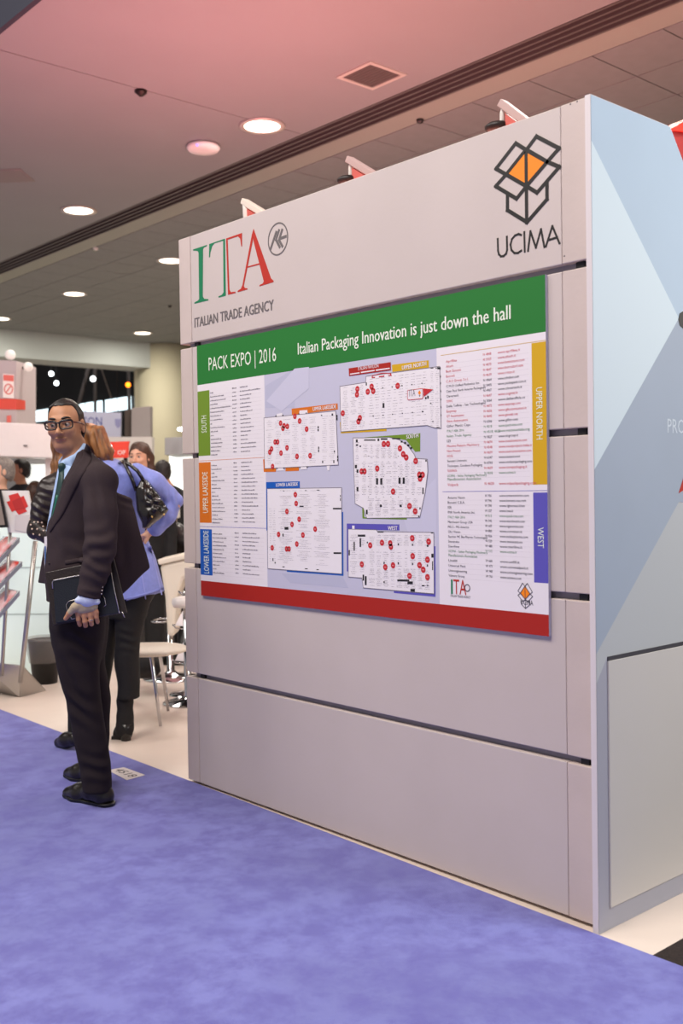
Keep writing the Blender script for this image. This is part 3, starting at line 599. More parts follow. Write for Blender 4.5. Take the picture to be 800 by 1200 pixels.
mapbox('west', [(103,685),(290,690),(300,702),(676,708),(678,1118),(205,1078),(195,1012),(105,1005)], [[(93,648),(444,654),(445,694),(102,688),(102,968),(94,968)], [(676,800),(686,800),(686,1138),(408,1112),(408,1100),(678,1122)]],
  VI, 'WEST', (454.5, 621.2), (465.5, 621.0), .0140, z5,
  [(330,776),(251,794),(385,780),(389,803),(532,746),(642,769),(535,866),(195,921),(352,940),(404,928),(634,890),(581,927),(606,957),(514,998),(634,1007)],
  [(168,722,50,14),(180,745,10,60),(140,770,8,60),(107,825,8,36),(200,990,10,40),(215,1000,12,60),(300,700,40,8),(658,706,14,8),(660,850,14,26),(665,900,6,60),(432,1022,80,14),(500,1035,36,20),(520,1085,30,22),(595,1060,20,8),(340,1034,8,12),(630,1060,10,8),(228,770,8,10),(435,780,8,12),(530,785,8,12),(340,904,8,14),(435,908,8,14),(530,912,8,14),(630,922,8,14),(630,790,10,14)],
  [(240, 655, lambda f: 722, lambda f: 800, 7, 5, 31), (240, 650, lambda f: 820+5*f, lambda f: 940, 7, 6, 32), (240, 655, lambda f: 950, lambda f: 1065+30*f, 7, 9, 33), (112, 225, lambda f: 720, lambda f: 990, 2, 14, 34)],
  extra=[[(130,700),(130,662),(146,662),(146,700)]])
# small logos at the foot of the right list
def pl(pts, ox=515, oy=575, sc=6.957): return [pq(ox+x/sc, oy+y/sc) for x, y in pts]
mb = MB(); text_geo(mb, 'I', (pq(528.5, 696)[0], YP-.001, pq(528, 696)[1]), (1, 0, 0), (0, 0, 1), .008, .050); mb.build('small_logo_letters', m_lg, poster)
mb = MB(); text_geo(mb, 'TA', (pq(531.5, 696)[0], YP-.0011, pq(531.5, 696)[1]), (1, 0, 0), (0, 0, 1), .058, .050); mb.build('small_logo_letters', m_lr, poster)
cc = pq(547.5, 689); rr = .013
pm('small_ring', [[(cc[0]+rr*math.cos(2*math.pi*k/16), cc[1]+rr*math.sin(2*math.pi*k/16)), (cc[0]+rr*math.cos(2*math.pi*(k+1)/16), cc[1]+rr*math.sin(2*math.pi*(k+1)/16)), (cc[0]+.75*rr*math.cos(2*math.pi*(k+1)/16), cc[1]+.75*rr*math.sin(2*math.pi*(k+1)/16)), (cc[0]+.75*rr*math.cos(2*math.pi*k/16), cc[1]+.75*rr*math.sin(2*math.pi*k/16))] for k in range(16)], m_ink, 2)
mb = MB(); text_geo(mb, 'ITALIAN TRADE AGENCY', (pq(528, 699)[0], YP-.001, pq(528, 699.3)[1]), (1, 0, 0), (0, 0, 1), .09, .008); mb.build('small_caption', m_ink, poster)
c0 = pq(615.3, 694)
def bx(pts): return [((x-400)*.000115+c0[0], (400-y)*.000115+c0[1]) for x, y in pts]
fr = []
for L, cl in (([(311,150),(148,380),(232,440),(395,230)], True), ([(482,150),(400,230),(572,440),(650,380)], True), ([(572,440),(660,500),(488,660),(400,600)], True), ([(232,440),(146,500),(318,660),(400,600)], True), ([(395,230),(572,430),(400,600),(232,430)], True), ([(397,230),(402,850)], False), ([(270,650),(270,750),(405,850),(540,750),(540,640)], False)):
    fr += stroke(bx(L), .0020, cl)
pm('small_box_fill', [bx([(395,250),(555,430),(400,585),(245,430)])], m_lor, 2); pm('small_box_emblem', fr, m_ink, 3)
mb = MB(); text_geo(mb, 'UCIMA', (pq(610, 708.5)[0], YP-.001, pq(610, 708.3)[1]), (1, 0, 0), (0, 0, 1), .05, .016); mb.build('small_logo_letters', m_ink, poster)
# floor number card
A, B, Cc, Dd = [onz(px, py, .0080) for px, py in ((126.5, 902.5), (145, 899), (170, 908), (148.5, 914))]
fc = empty('floor_number_card', (A+Cc)/2, 'white card reading 4518 lying on the blue carpet by the man', 'sign')
b_ = MB(); b_.prism([A, Dd, Cc, B], (0, 0, -.0015)); b_.build('card', mat('card_white', '#ddd5d2', .6), fc)
mb = MB(); vx = (Dd-A+Cc-B); vx = vx/np.linalg.norm(vx); vy = np.cross([0, 0, 1.0], vx)
hh = abs((B-A)@vy); c0 = (A+B+Cc+Dd)/4
text_geo(mb, '4518', c0-vx*.085-vy*hh*.27+np.array([0, 0, .0004]), vx, vy, .17, hh*.54); mb.build('numerals', m_lblk, fc)
# ==================================================================== FIGURES: signed-distance modelling, one surface per part
class Sdf:
    def __init__(s, h=.006): s.h = h; s.pr = []
    def cap(s, a, b, ra, rb, k=.02, flat=None, sub=False): s.pr.append(('cap', np.array(a, float), np.array(b, float), ra, rb, k, flat, sub)); return s
    def chain(s, pts, rs, k=.02, flat=None):
        for i in range(len(pts)-1): s.cap(pts[i], pts[i+1], rs[i], rs[i+1], k, flat)
        return s
    def ell(s, c, rad, ax=None, k=.02, sub=False): s.pr.append(('ell', np.array(c, float), np.array(rad, float), np.eye(3) if ax is None else np.array(ax, float), k, sub)); return s
    def loft(s, rings, k=.02, sub=False, ex=2.3):   # rings: (centre, rx, ry) by height, rx along the picture's right
        s.pr.append(('loft', sorted(rings, key=lambda q: q[0][2]), k, sub, ex)); return s
    def bound(s, p):
        if p[0] == 'cap': r = max(p[3], p[4])*1.02; return np.minimum(p[1], p[2])-r*(p[6][1] if p[6] and p[6][1] > 1 else 1), np.maximum(p[1], p[2])+r*(p[6][1] if p[6] and p[6][1] > 1 else 1)
        if p[0] == 'ell': r = p[2].max(); return p[1]-r, p[1]+r
        c = np.array([q[0] for q in p[1]]); r = max(max(q[1], q[2]) for q in p[1]); lo = c.min(0)-r; hi = c.max(0)+r; lo[2] = c[:, 2].min()-.01; hi[2] = c[:, 2].max()+.01; return lo, hi
    def ev(s, p, X, Y, Z):
        if p[0] == 'cap':
            a, b = p[1], p[2]; P = np.stack([X-a[0], Y-a[1], Z-a[2]], -1); d = b-a
            if p[6]:
                n, fk = np.array(p[6][0], float), p[6][1]; n = n/np.linalg.norm(n); q = P@n; P = P+(q*(1/fk-1))[..., None]*n; d = d+(d@n)*(1/fk-1)*n
            t = np.clip((P@d)/(d@d+1e-12), 0, 1); return np.linalg.norm(P-t[..., None]*d, axis=-1)-(p[3]+(p[4]-p[3])*t)
        if p[0] == 'ell':
            P = np.stack([X-p[1][0], Y-p[1][1], Z-p[1][2]], -1)@p[3].T; q = P/p[2]; n = np.linalg.norm(q, axis=-1); return (n-1)*p[2].min()*.5+(n-1)*.5*np.linalg.norm(P, axis=-1)/(n+1e-6)
        R = p[1]; zs = np.array([q[0][2] for q in R]); f = lambda v: np.interp(Z, zs, v)
        cx = f([q[0][0] for q in R]); cy = f([q[0][1] for q in R]); rx = f([q[1] for q in R]); ry = f([q[2] for q in R])
        u = ((X-cx)*RT[0]+(Y-cy)*RT[1])/rx; v = ((X-cx)*TW[0]+(Y-cy)*TW[1])/ry; e = p[4]
        n = (np.abs(u)**e+np.abs(v)**e)**(1/e); d = (n-1)*np.minimum(rx, ry)
        return np.maximum(d, np.maximum(zs[0]-Z, Z-zs[-1]))
    def mesh(s, name, m, parent=None, smooth=2, disp=None, cut=None, bvh=False):
        h = s.h; bs = [s.bound(p) for p in s.pr if not p[-2 if p[0] == 'loft' else -1] is True]
        lo = np.min([b[0] for b in bs], 0)-3*h; hi = np.max([b[1] for b in bs], 0)+3*h
        n = np.ceil((hi-lo)/h).astype(int)+1; ax = [lo[i]+h*np.arange(n[i]) for i in range(3)]
        D = np.full(n, .08)
        for p in s.pr:
            sub = p[3] if p[0] == 'loft' else p[-1]; k = p[2] if p[0] == 'loft' else (p[5] if p[0] == 'cap' else p[4])
            a, b = s.bound(p); mg = k+3*h; i0 = np.clip(np.floor((a-mg-lo)/h).astype(int), 0, n-1); i1 = np.clip(np.ceil((b+mg-lo)/h).astype(int)+1, 1, n)
            if (i1 <= i0).any(): continue
            sl = tuple(slice(i0[q], i1[q]) for q in range(3)); X, Y, Z = np.meshgrid(ax[0][sl[0]], ax[1][sl[1]], ax[2][sl[2]], indexing='ij')
            d = s.ev(p, X, Y, Z); c = D[sl]
            if sub: D[sl] = np.maximum(c, -d)+(.25*np.maximum(k-np.abs(c+d), 0)**2/k if k else 0)
            else: D[sl] = np.minimum(c, d)-(.25*np.maximum(k-np.abs(c-d), 0)**2/k if k else 0)
        if cut: X, Y, Z = np.meshgrid(*ax, indexing='ij'); D = np.maximum(D, cut(X, Y, Z))
        V, F = nets(D, lo, h)
        if smooth: V = lap(V, F, smooth)
        if disp: V = V+disp(V, vnorm(V, F))
        me = bpy.data.meshes.new(name); me.vertices.add(len(V)); me.vertices.foreach_set('co', V.ravel()); me.loops.add(len(F)*4); me.loops.foreach_set('vertex_index', F.ravel())
        me.polygons.add(len(F)); me.polygons.foreach_set('loop_start', np.arange(len(F))*4); me.polygons.foreach_set('loop_total', np.full(len(F), 4))
        me.update(calc_edges=True); me.validate(); me.polygons.foreach_set('use_smooth', [True]*len(me.polygons)); me.materials.append(m)
        o = new_obj(name, me, parent)
        if bvh: return o, BVHTree.FromPolygons([tuple(v) for v in V], [tuple(f) for f in F])
        return o
def nets(D, lo, h):
    S_ = D < 0; c = np.zeros(np.array(D.shape)-1, int)
    offs = [(i, j, k) for i in (0, 1) for j in (0, 1) for k in (0, 1)]
    sh = D.shape
    def sub_(A, o): return A[o[0]:sh[0]-1+o[0], o[1]:sh[1]-1+o[1], o[2]:sh[2]-1+o[2]]
    for o in offs: c += sub_(S_, o)
    act = (c > 0) & (c < 8); idx = np.argwhere(act); ids = np.full(act.shape, -1); ids[act] = np.arange(len(idx))
    acc = np.zeros((len(idx), 3)); w = np.zeros(len(idx))
    for a in offs:
        for x in range(3):
            if a[x]: continue
            b = list(a); b[x] = 1
            da = D[idx[:, 0]+a[0], idx[:, 1]+a[1], idx[:, 2]+a[2]]; db = D[idx[:, 0]+b[0], idx[:, 1]+b[1], idx[:, 2]+b[2]]
            m = (da < 0) != (db < 0); t = np.where(m, da/np.where(m, da-db, 1), 0); p = np.tile(np.array(a, float), (len(idx), 1)); p[:, x] += t
            acc += p*m[:, None]; w += m
    V = lo+h*(idx+acc/w[:, None]); F = []
    for x in range(3):
        y, z = (x+1) % 3, (x+2) % 3; s0 = [slice(None)]*3; s1 = [slice(None)]*3; s0[x] = slice(0, -1); s1[x] = slice(1, None)
        A, B = S_[tuple(s0)], S_[tuple(s1)]; e = np.argwhere(A != B); e = e[(e[:, y] > 0) & (e[:, z] > 0) & (e[:, y] < sh[y]-1) & (e[:, z] < sh[z]-1)]
        q = []
        for dy, dz in ((-1, -1), (0, -1), (0, 0), (-1, 0)):
            t = e.copy(); t[:, y] += dy; t[:, z] += dz; q.append(ids[t[:, 0], t[:, 1], t[:, 2]])
        q = np.stack(q, 1); inside = A[e[:, 0], e[:, 1], e[:, 2]]; q[~inside] = q[~inside][:, ::-1]; F.append(q)
    F = np.concatenate(F); F = F[(F >= 0).all(1)]; return V, F
def lap(V, F, it):
    e = np.concatenate([F[:, [0, 1]], F[:, [1, 2]], F[:, [2, 3]], F[:, [3, 0]]])
    for _ in range(it):
        s_ = np.zeros_like(V); c = np.zeros(len(V))
        for i in range(3): s_[:, i] = np.bincount(e[:, 0], V[e[:, 1], i], len(V))+np.bincount(e[:, 1], V[e[:, 0], i], len(V))
        c = np.bincount(e[:, 0], minlength=len(V))+np.bincount(e[:, 1], minlength=len(V)); V = .45*V+.55*s_/np.maximum(c, 1)[:, None]
    return V
def vnorm(V, F):
    n = np.cross(V[F[:, 2]]-V[F[:, 0]], V[F[:, 3]]-V[F[:, 1]]); N = np.zeros_like(V)
    for k in range(4):
        for i in range(3): N[:, i] += np.bincount(F[:, k], n[:, i], len(V))
    return N/(np.linalg.norm(N, axis=1)[:, None]+1e-9)
def folds(spots, base=.0025, fq=30, seed=0):
    """cloth folds: soft ridges gathered round the given points (position, direction, spread, depth, frequency)"""
    rnd = np.random.RandomState(seed); K = [(rnd.randn(3), rnd.rand()*6) for _ in range(6)]
    def f(V, N):
        d = np.zeros(len(V))
        for k, ph in K: d += np.sin(V@(k/np.linalg.norm(k))*fq*(1+.5*ph/6)+ph)*base/2
        for c, dr, sp_, dp, fr_ in spots:
            c = np.array(c); dr = np.array(dr)/np.linalg.norm(dr); q = V-c; w_ = np.exp(-(q**2).sum(1)/(2*sp_**2)); a = q@dr
            wob = .35*np.sin(q@np.array([9., 13., 7.])*2.2); d += dp*w_*np.sin(a*fr_+wob*4)
        return N*d[:, None]
    return f
def ringset(D, rows, t=0.0, dh=.1):
    """rows: (picture row, left, right, depth half-size[, t]) of a silhouette standing at distance D"""
    out = []
    for r in rows:
        tt = r[4] if len(r) > 4 else t; a = dep(r[1], r[0], D-tt); b = dep(r[2], r[0], D-tt); out.append(((a+b)/2, np.linalg.norm(b-a)/2, r[3]))
    return out
def PD(D):
    return lambda px, py, t=0.0: dep(px, py, D-t)
def raypt(bvh, px, py, fall, off=0.0):
    d = ray(px, py); dn = d/np.linalg.norm(d); h = bvh.ray_cast(Vector(CAM), Vector(dn))
    p = np.array(h[0]) if h[0] is not None else CAM+fall*d
    if h[0] is not None and abs((p-CAM)@CF-fall) > .35: p = CAM+fall*d
    return p-dn*off
def patch(name, A, B, bvh, fall, off, m, parent, n=10, c=4, thick=.003):
    """a strip of cloth lying on a surface between two edges given in the picture"""
    def rs(P):
        P = np.array(P, float); s_ = np.r_[0, np.cumsum(np.linalg.norm(np.diff(P, axis=0), axis=1))]; q = np.linspace(0, s_[-1], n); return np.stack([np.interp(q, s_, P[:, 0]), np.interp(q, s_, P[:, 1])], 1)
    a, b = rs(A), rs(B); V = []; 
    for i in range(n):
        for j in range(c+1):
            q = a[i]+(b[i]-a[i])*j/c; e = 0 if 0 < j < c else -.6*off; V.append(raypt(bvh, q[0], q[1], fall, off+e))
    # keep depth smooth where the surface falls away
    V = np.array(V); F = []; w = c+1
    for i in range(n-1):
        for j in range(c): F.append((i*w+j, i*w+j+1, (i+1)*w+j+1, (i+1)*w+j))
    me = bpy.data.meshes.new(name); me.from_pydata([tuple(v) for v in V], [], F); me.materials.append(m); me.polygons.foreach_set('use_smooth', [True]*len(F)); me.update()
    o = new_obj(name, me, parent); so = o.modifiers.new('thick', 'SOLIDIFY'); so.thickness = thick; so.offset = 0
    return o

# ------------------------------------------------------------------ heads
def head_frame(yaw, pitch=0.0, roll=0.0):
    """axes of a head that looks yaw degrees to the picture's left of the camera"""
    a = math.radians(yaw); F_ = TW*math.cos(a)-RT*math.sin(a); F_ = F_*math.cos(math.radians(pitch))+UP*math.sin(math.radians(pitch))
    Sd = np.cross(F_, UP); Sd /= np.linalg.norm(Sd); U_ = np.cross(Sd, F_)
    r = math.radians(roll); S2 = Sd*math.cos(r)+U_*math.sin(r); U2 = -Sd*math.sin(r)+U_*math.cos(r)
    return F_, S2, U2          # forward, the head's own left... right-hand side vector, up
def add_head(s, c, fr, k=1.0, jaw=1.0, ears=True):
    F_, Sd, U_ = fr; ax = np.array([F_, Sd, U_]); P = lambda f, s_, u: c+F_*f*k+Sd*s_*k+U_*u*k
    s.ell(P(-.012, 0, .025), (.094*k, .074*k, .090*k), ax, .01)                      # skull
    s.ell(P(.012, 0, -.028), (.072*k, .060*k, .084*k), ax, .02)                      # face
    s.ell(P(.042, 0, -.092), (.036*k, .030*k*jaw, .026*k), ax, .03)                  # chin
    s.cap(P(.000, .044, -.058), P(.045, .018, -.096), .021*k*jaw, .016*k, .025); s.cap(P(.000, -.044, -.058), P(.045, -.018, -.096), .021*k*jaw, .016*k, .025)
    s.ell(P(.060, .038, -.026), (.020*k, .022*k, .018*k), ax, .02); s.ell(P(.060, -.038, -.026), (.020*k, .022*k, .018*k), ax, .02)
    s.cap(P(.075, .034, .022), P(.075, -.034, .022), .011*k, .011*k, .018)           # brow ridge
    for q in (1, -1): s.ell(P(.086, q*.031, .001), (.014*k, .019*k, .012*k), ax, .012, True)
    s.cap(P(.076, 0, .012), P(.110, 0, -.034), .0075*k, .0110*k, .010)                # nose
    for q in (1, -1): s.ell(P(.094, q*.013, -.037), (.010*k, .0075*k, .0075*k), ax, .006)
    for q in (1, -1): s.cap(P(.0765, q*.019, .0105), P(.074, q*.044, .0095), .0055*k, .0050*k, .006); s.cap(P(.0745, q*.020, -.011), P(.072, q*.042, -.010), .0045*k, .0040*k, .006)
    s.ell(P(.080, 0, -.0600), (.012*k, .025*k, .0055*k), ax, .006); s.ell(P(.077, 0, -.0695), (.012*k, .021*k, .0062*k), ax, .006)
    s.cap(P(.088, .022, -.0660), P(.092, 0, -.0648), .0016*k, .0018*k, .002, None, True); s.cap(P(.092, 0, -.0648), P(.088, -.022, -.0660), .0018*k, .0018*k, .002, None, True)
    if ears:
        for q in (1, -1):
            s.ell(P(-.012, q*.078, -.005), (.017*k, .008*k, .032*k), ax, .008); s.ell(P(-.006, q*.086, -.003), (.009*k, .006*k, .019*k), ax, .004, True)
    return P
def eyes(P, fr, m_w, m_i, par, k=1.0, look=(0, 0)):
    F_, Sd, U_ = fr
    for q in (1, -1):
        c = P(.0695, q*.031, .001); b = MB(); b.ball(c, .0125*k, 14); e = b.build('eye', m_w, par)
        d = F_+Sd*look[0]+U_*look[1]; d /= np.linalg.norm(d); b = MB(); b.ball(c+d*.0070*k, .0074*k, 12); b.build('iris', m_i, e)
def surf_arc(bv, C, d0, off):
    h = bv.ray_cast(Vector(C+d0*.4), Vector(-d0)); p = np.array(h[0]) if h[0] is not None else C+d0*.09
    return p+d0*off
def brow(P, fr, C, bv, m, par, k=1.0, w=.0042, u0=.024):
    F_, Sd, U_ = fr
    for q in (1, -1):
        pts = []
        for i in range(7):
            t = i/6; tgt = P(.07, q*(.012+.038*t), u0+.007*math.sin(t*2.4)-.004*t); d = F_*1.0+Sd*q*(.1+.9*t)*.45; d = d/np.linalg.norm(d)
            h = bv.ray_cast(Vector(tgt+d*.15), Vector(-d)); pts.append((np.array(h[0]) if h[0] is not None else tgt)+d*.0005)
        b = MB(); b.tube(pts, [w*.6, w, w*1.1, w, w*.9, w*.7, w*.35], 6); b.build('eyebrow', m, par)
def lips(P, fr, bv, m, par, k=1.0, w=.0235):
    F_, Sd, U_ = fr
    for u, hgt, nm in ((-.0613, .0026, 'upper_lip'), (-.0690, .0034, 'lower_lip')):
        V = []; n = 11
        for i in range(n):
            t = -1+2*i/(n-1)
            for j in (-1, 0, 1):
                tgt = P(.06, t*w, u-.0022*t*t+j*hgt*(1-t*t)**.5*.95+(.001 if abs(t) < .4 and j == 1 else 0)); d = F_+Sd*t*.25; d /= np.linalg.norm(d)
                h = bv.ray_cast(Vector(tgt+d*.15), Vector(-d)); V.append((np.array(h[0]) if h[0] is not None else tgt)+d*.0007)
        b = MB(); b.add(V, [(3*i+j, 3*i+j+1, 3*i+j+4, 3*i+j+3) for i in range(n-1) for j in (0, 1)], True); b.build('lip', m, par)

m_skin = mat('skin', '#c28c6a', .5, var=.08, vscale=25, spec=.35); m_skinf = mat('skin_fair', '#d9a88c', .5, var=.06, vscale=25, spec=.35)
m_lip = mat('lip_brown', '#a06854', .5); m_lipf = mat('lip_rose', '#b5605a', .45)
m_eyew = mat('eye_white', '#b9aca4', .3); m_iris = mat('iris_dark', '#21140e', .15)
m_hairk = mat('hair_black', '#231a16', .5, var=.5, vscale=60, bump=.8, bscale=160, stretch=(1, 1, .25)); m_hairb = mat('hair_brown', '#4c3020', .5, var=.4, vscale=50, bump=.8, bscale=160, stretch=(1, 1, .2))
m_haira = mat('hair_auburn', '#9c6836', .5, col2='#52301a', vscale=28, bump=1, bscale=140, stretch=(1, 1, .2)); m_hairg = mat('hair_grey', '#8a8078', .6, var=.4, vscale=60)
m_suit = mat('suit_wool', '#3d3336', .9, var=.12, vscale=300, bump=.25, bscale=900, spec=.15)
m_trou = mat('trouser_wool', '#261f23', .9, var=.12, vscale=300, bump=.2, bscale=900, spec=.2)
m_shirt = mat('shirt_blue', '#a9c4ea', .7, var=.05, vscale=200); m_tie = mat('tie_green', '#22433f', .5, var=.3, vscale=250, bump=.3, bscale=600)
m_lanyard = mat('lanyard_green', '#0c6a54', .5); m_leather = mat('black_leather', '#17120f', .32, bump=.5, bscale=80, spec=.5)
m_leatherb = mat('leather_dark_brown', '#2a1f1c', .35, bump=.5, bscale=120, var=.2, vscale=30); m_silver = mat('silver', '#c9c5c0', .25, 1.0)
m_blazer = mat('blazer_blue', '#8792da', .8, var=.08, vscale=60, bump=.3, bscale=500, sheen=.2); m_blackcloth = mat('black_cloth', '#141112', .85, var=.3, vscale=80)
m_patent = mat('patent_black', '#150f0d', .27, bump=.5, bscale=22, spec=.55, coat=.15)

# ================================================================== MAN WITH THE FOLIO
D0 = 4.56; Pm = PD(D0)
man = empty('person', onz(102, 935, 0), 'man in dark suit and black glasses holding a black folio, standing on blue carpet', 'person')
Fh = head_frame(3, 0, -4); HCn = Pm(76.5, 499.5, 0.0)
body = Sdf(.0036)
Pf = add_head(body, HCn, Fh, .98, 1.04)
body.cap(Pm(87, 521, -.02), Pm(92, 552, 0), .050, .060, .012)              # neck
body.chain([Pm(93, 552, 0), Pm(98, 600, 0), Pm(98, 690, 0), Pm(95, 735, 0)], [.07, .085, .085, .08], .05)
body.chain([Pm(108, 562, .12), Pm(116, 635, .20), Pm(106, 697, .26)], [.045, .035, .028], .03)
body.chain([Pm(100, 562, -.12), Pm(120, 635, -.16), Pm(120, 690, -.10)], [.045, .035, .028], .03)
body.chain([Pm(93, 742, .08), Pm(93, 790, .09), Pm(100, 835, .09), Pm(113, 922, .09)], [.06, .042, .035, .03], .03)
body.chain([Pm(97, 742, -.10), Pm(104, 785, -.13), Pm(110, 830, -.13), Pm(109, 895, -.14)], [.06, .042, .035, .03], .03)
# left hand: palm, five fingers gripping the folio's lower edge
wr = Pm(103, 703, .268); body.cap(Pm(105, 694, .262), wr, .028, .026, .02)
hk = [(91.5, 719.0, .262), (98.5, 721.5, .268), (106, 720.5, .270), (112.5, 717.5, .270)]
for q in hk: body.cap(Pm(102+(q[0]-102)*.35, 706, .268), Pm(*q), .019, .0125, .012, (TW, .85))
tips = [[(92, 726, .262), (93.2, 731.0, .250), (93.5, 732.5, .240)], [(99.5, 728.5, .266), (100.2, 733.0, .250), (100, 733, .235)], [(106.5, 727.5, .268), (107.2, 731.5, .252), (106.8, 731.5, .238)], [(113, 723.5, .268), (114.3, 728.5, .256), (114.3, 729.5, .242)]]
for q, tp, r_ in zip(hk, tips, (.0098, .0102, .0098, .0086)): body.chain([Pm(*q)]+[Pm(*t_) for t_ in tp], [r_+.0012, r_+.0004, r_-.0006, r_-.0012], .0035)
body.chain([Pm(97, 707.5, .272), Pm(88.5, 711, .276), Pm(81.5, 718.5, .272), Pm(76.8, 725.0, .262)], [.019, .0145, .0115, .0092], .008)
bo, bb = body.mesh('body', m_skin, man, 1, bvh=True)
# beard stubble and scalp tint as a colour attribute of the skin itself
co = np.zeros(len(bo.data.vertices)*3); bo.data.vertices.foreach_get('co', co); co = co.reshape(-1, 3)-HCn
lf, ls, lu = co@Fh[0], co@Fh[1], co@Fh[2]; sm_ = lambda x, a, b2: np.clip((x-a)/(b2-a), 0, 1)
be = sm_(-lu, .040, .062)*sm_(lf, -.03, .01)*sm_(-lu, .16, .125)*.45
at_ = bo.data.attributes.new('beard', 'FLOAT', 'POINT'); at_.data.foreach_set('value', be.astype(np.float32))
nt = m_skin.node_tree; b5 = nt.nodes['Principled BSDF']; a5 = nt.nodes.new('ShaderNodeAttribute'); a5.attribute_name = 'beard'
x5 = nt.nodes.new('ShaderNodeMix'); x5.data_type = 'RGBA'; nt.links.new(a5.outputs['Fac'], x5.inputs[0]); nt.links.new(b5.inputs['Base Color'].links[0].from_socket, x5.inputs[6]); x5.inputs[7].default_value = (*S('#8a6352'), 1); nt.links.new(x5.outputs[2], b5.inputs['Base Color'])
eyes(Pf, Fh, m_eyew, m_iris, man, .98, (.25, 0)); brow(Pf, Fh, HCn, bb, m_hairk, man, w=.0052, u0=.0265); lips(Pf, Fh, bb, m_lip, man)
# hair: short, dark, swept back
F_, Sd, U_ = Fh; AX = np.array([F_, Sd, U_])
hr = Sdf(.004); hr.ell(Pf(-.018, 0, .033), (.0955, .0775, .0915), AX, .01); hr.ell(Pf(-.042, 0, -.015), (.068, .0745, .072), AX, .02)
def hcut(X, Y, Z):
    f = (X-HCn[0])*F_[0]+(Y-HCn[1])*F_[1]+(Z-HCn[2])*F_[2]; s_ = (X-HCn[0])*Sd[0]+(Y-HCn[1])*Sd[1]; u = (X-HCn[0])*U_[0]+(Y-HCn[1])*U_[1]+(Z-HCn[2])*U_[2]
    line = .088-np.clip(f-.035, 0, 1)*.10-np.clip(np.abs(s_)-.045, 0, 1)*.5   # hairline on the forehead
    front = np.where(f > .022, line-u, -1.0); side = np.where(f <= .022, (-.024-(.0-f)*.42)-u, -1.0)
    ear = np.where((np.abs(s_) > .06) & (f > -.035) & (f <= .022), (-.012+(.022-f)*.0)-u, -1.0)
    return np.maximum(np.maximum(front, side), ear)
hr.mesh('hair', m_hairk, man, 2, disp=folds([], .0014, 120, 3), cut=hcut)
# glasses
gm = mat('glasses_frame', '#15100f', .2, spec=.6); gt = mat('glasses_temple', '#5a2c22', .3)
gl = empty('glasses', Pf(.1, 0, .01)); gl.parent = man; gl.matrix_parent_inverse = Matrix.Translation(-Vector(man.location))
for q in (1, -1):
    pts = []
    for i in range(20):
        a = 2*math.pi*i/20; cx, cy = math.cos(a), math.sin(a); e = .55
        s_ = .0345*q+.0275*math.copysign(abs(cx)**e, cx); u = -.001+.0185*math.copysign(abs(cy)**e, cy)+.003*cx*q; f = .104-.014*((abs(s_)/.06)**2)
        pts.append(Pf(f, s_, u))
    b = MB(); b.tube(pts, [.0050 if math.sin(2*math.pi*i/20) > .2 else .0032 for i in range(20)], 6, True); fo = b.build('frame', gm, gl)
    b = MB(); b.add(pts, [tuple(range(20))]); b.build('lens', mat('lens_glass', '#ffffff', .02, trans=1.0, alpha=.25, spec=.8), gl)
    b = MB(); b.tube([Pf(.092, .0625*q, .008), Pf(.05, .0755*q, .008), Pf(-.005, .081*q, .004), Pf(-.022, .081*q, -.008)], [.0045, .0040, .0034, .0028], 6); b.build('temple', gt, gl)
b = MB(); b.tube([Pf(.1045, .009, .006), Pf(.108, 0, .008), Pf(.1045, -.009, .006)], .0042, 6); b.build('bridge', gm, gl)
# shirt, tie, lanyard, badge
sh = Sdf(.006)
sh.loft(ringset(D0, [(534, 80, 100, .055), (541, 72, 108, .07), (550, 69, 120, .10), (562, 67.5, 120, .13), (586, 63, 120, .14), (620, 57, 120, .145), (640, 57, 120, .145), (655, 60, 120, .14), (690, 64, 120, .14), (725, 68, 118, .12)], .0), .01)
sho, shb = sh.mesh('shirt', m_shirt, man, 2, bvh=True)
cl = Sdf(.004)
for (a, b2, r1, r2) in (((98.5, 523, .01), (93, 533, .062), .010, .012), ((93, 533, .062), (84, 540, .072), .012, .013), ((84, 540, .072), (74, 544.5, .062), .013, .010), ((98, 522, -.02), (84, 526, -.065), .010, .010), ((84, 526, -.065), (71, 542, -.02), .010, .010), ((79, 541.5, .07), (84, 547, .082), .010, .007)):
    cl.cap(Pm(*a), Pm(*b2), r1, r2, .01, (np.array([0, 0, 1.0]), 1.55))
cl.mesh('collar', m_shirt, man, 1)['label'] = 'light blue shirt collar'
kn = Sdf(.003); kp = raypt(shb, 73, 549, D0-.09, .004); kn.chain([kp+UP*.008-RT*.002, kp-UP*.012-RT*.004], [.017, .012], .006); kn.mesh('tie_knot', m_tie, man, 1)
patch('tie', [(69.5, 551), (68.2, 562), (64.4, 582), (60.9, 600), (57.4, 622), (57.3, 640)], [(75, 551), (74.5, 562), (71, 582), (66, 600), (60.5, 622), (59, 640)], shb, D0-.09, .006, m_tie, man, 18, 4, .004)['label'] = 'dark green tie'
patch('lanyard', [(64.9, 580), (62.3, 593), (59.2, 610), (57.2, 630)], [(69.0, 580), (66.2, 593), (61.8, 610), (58.8, 630)], shb, D0-.09, .011, m_lanyard, man, 12, 2, .002)['label'] = 'green lanyard ribbon'
b = MB(); b.prism([Pm(52, 629, .10), Pm(58, 628, .11), Pm(58.5, 668, .11), Pm(52.5, 668, .10)], -CF*.002); b.build('badge', mat('badge_white', '#e6dfe2', .3), man)['label'] = 'white name badge with coloured edge'
b = MB(); b.prism([Pm(52.3, 640, .105), Pm(53.6, 640, .108), Pm(54.0, 664, .108), Pm(52.7, 664, .105)], -CF*.001); b.build('badge_stripe', mat('badge_blue', '#3a6aa8', .4), man)
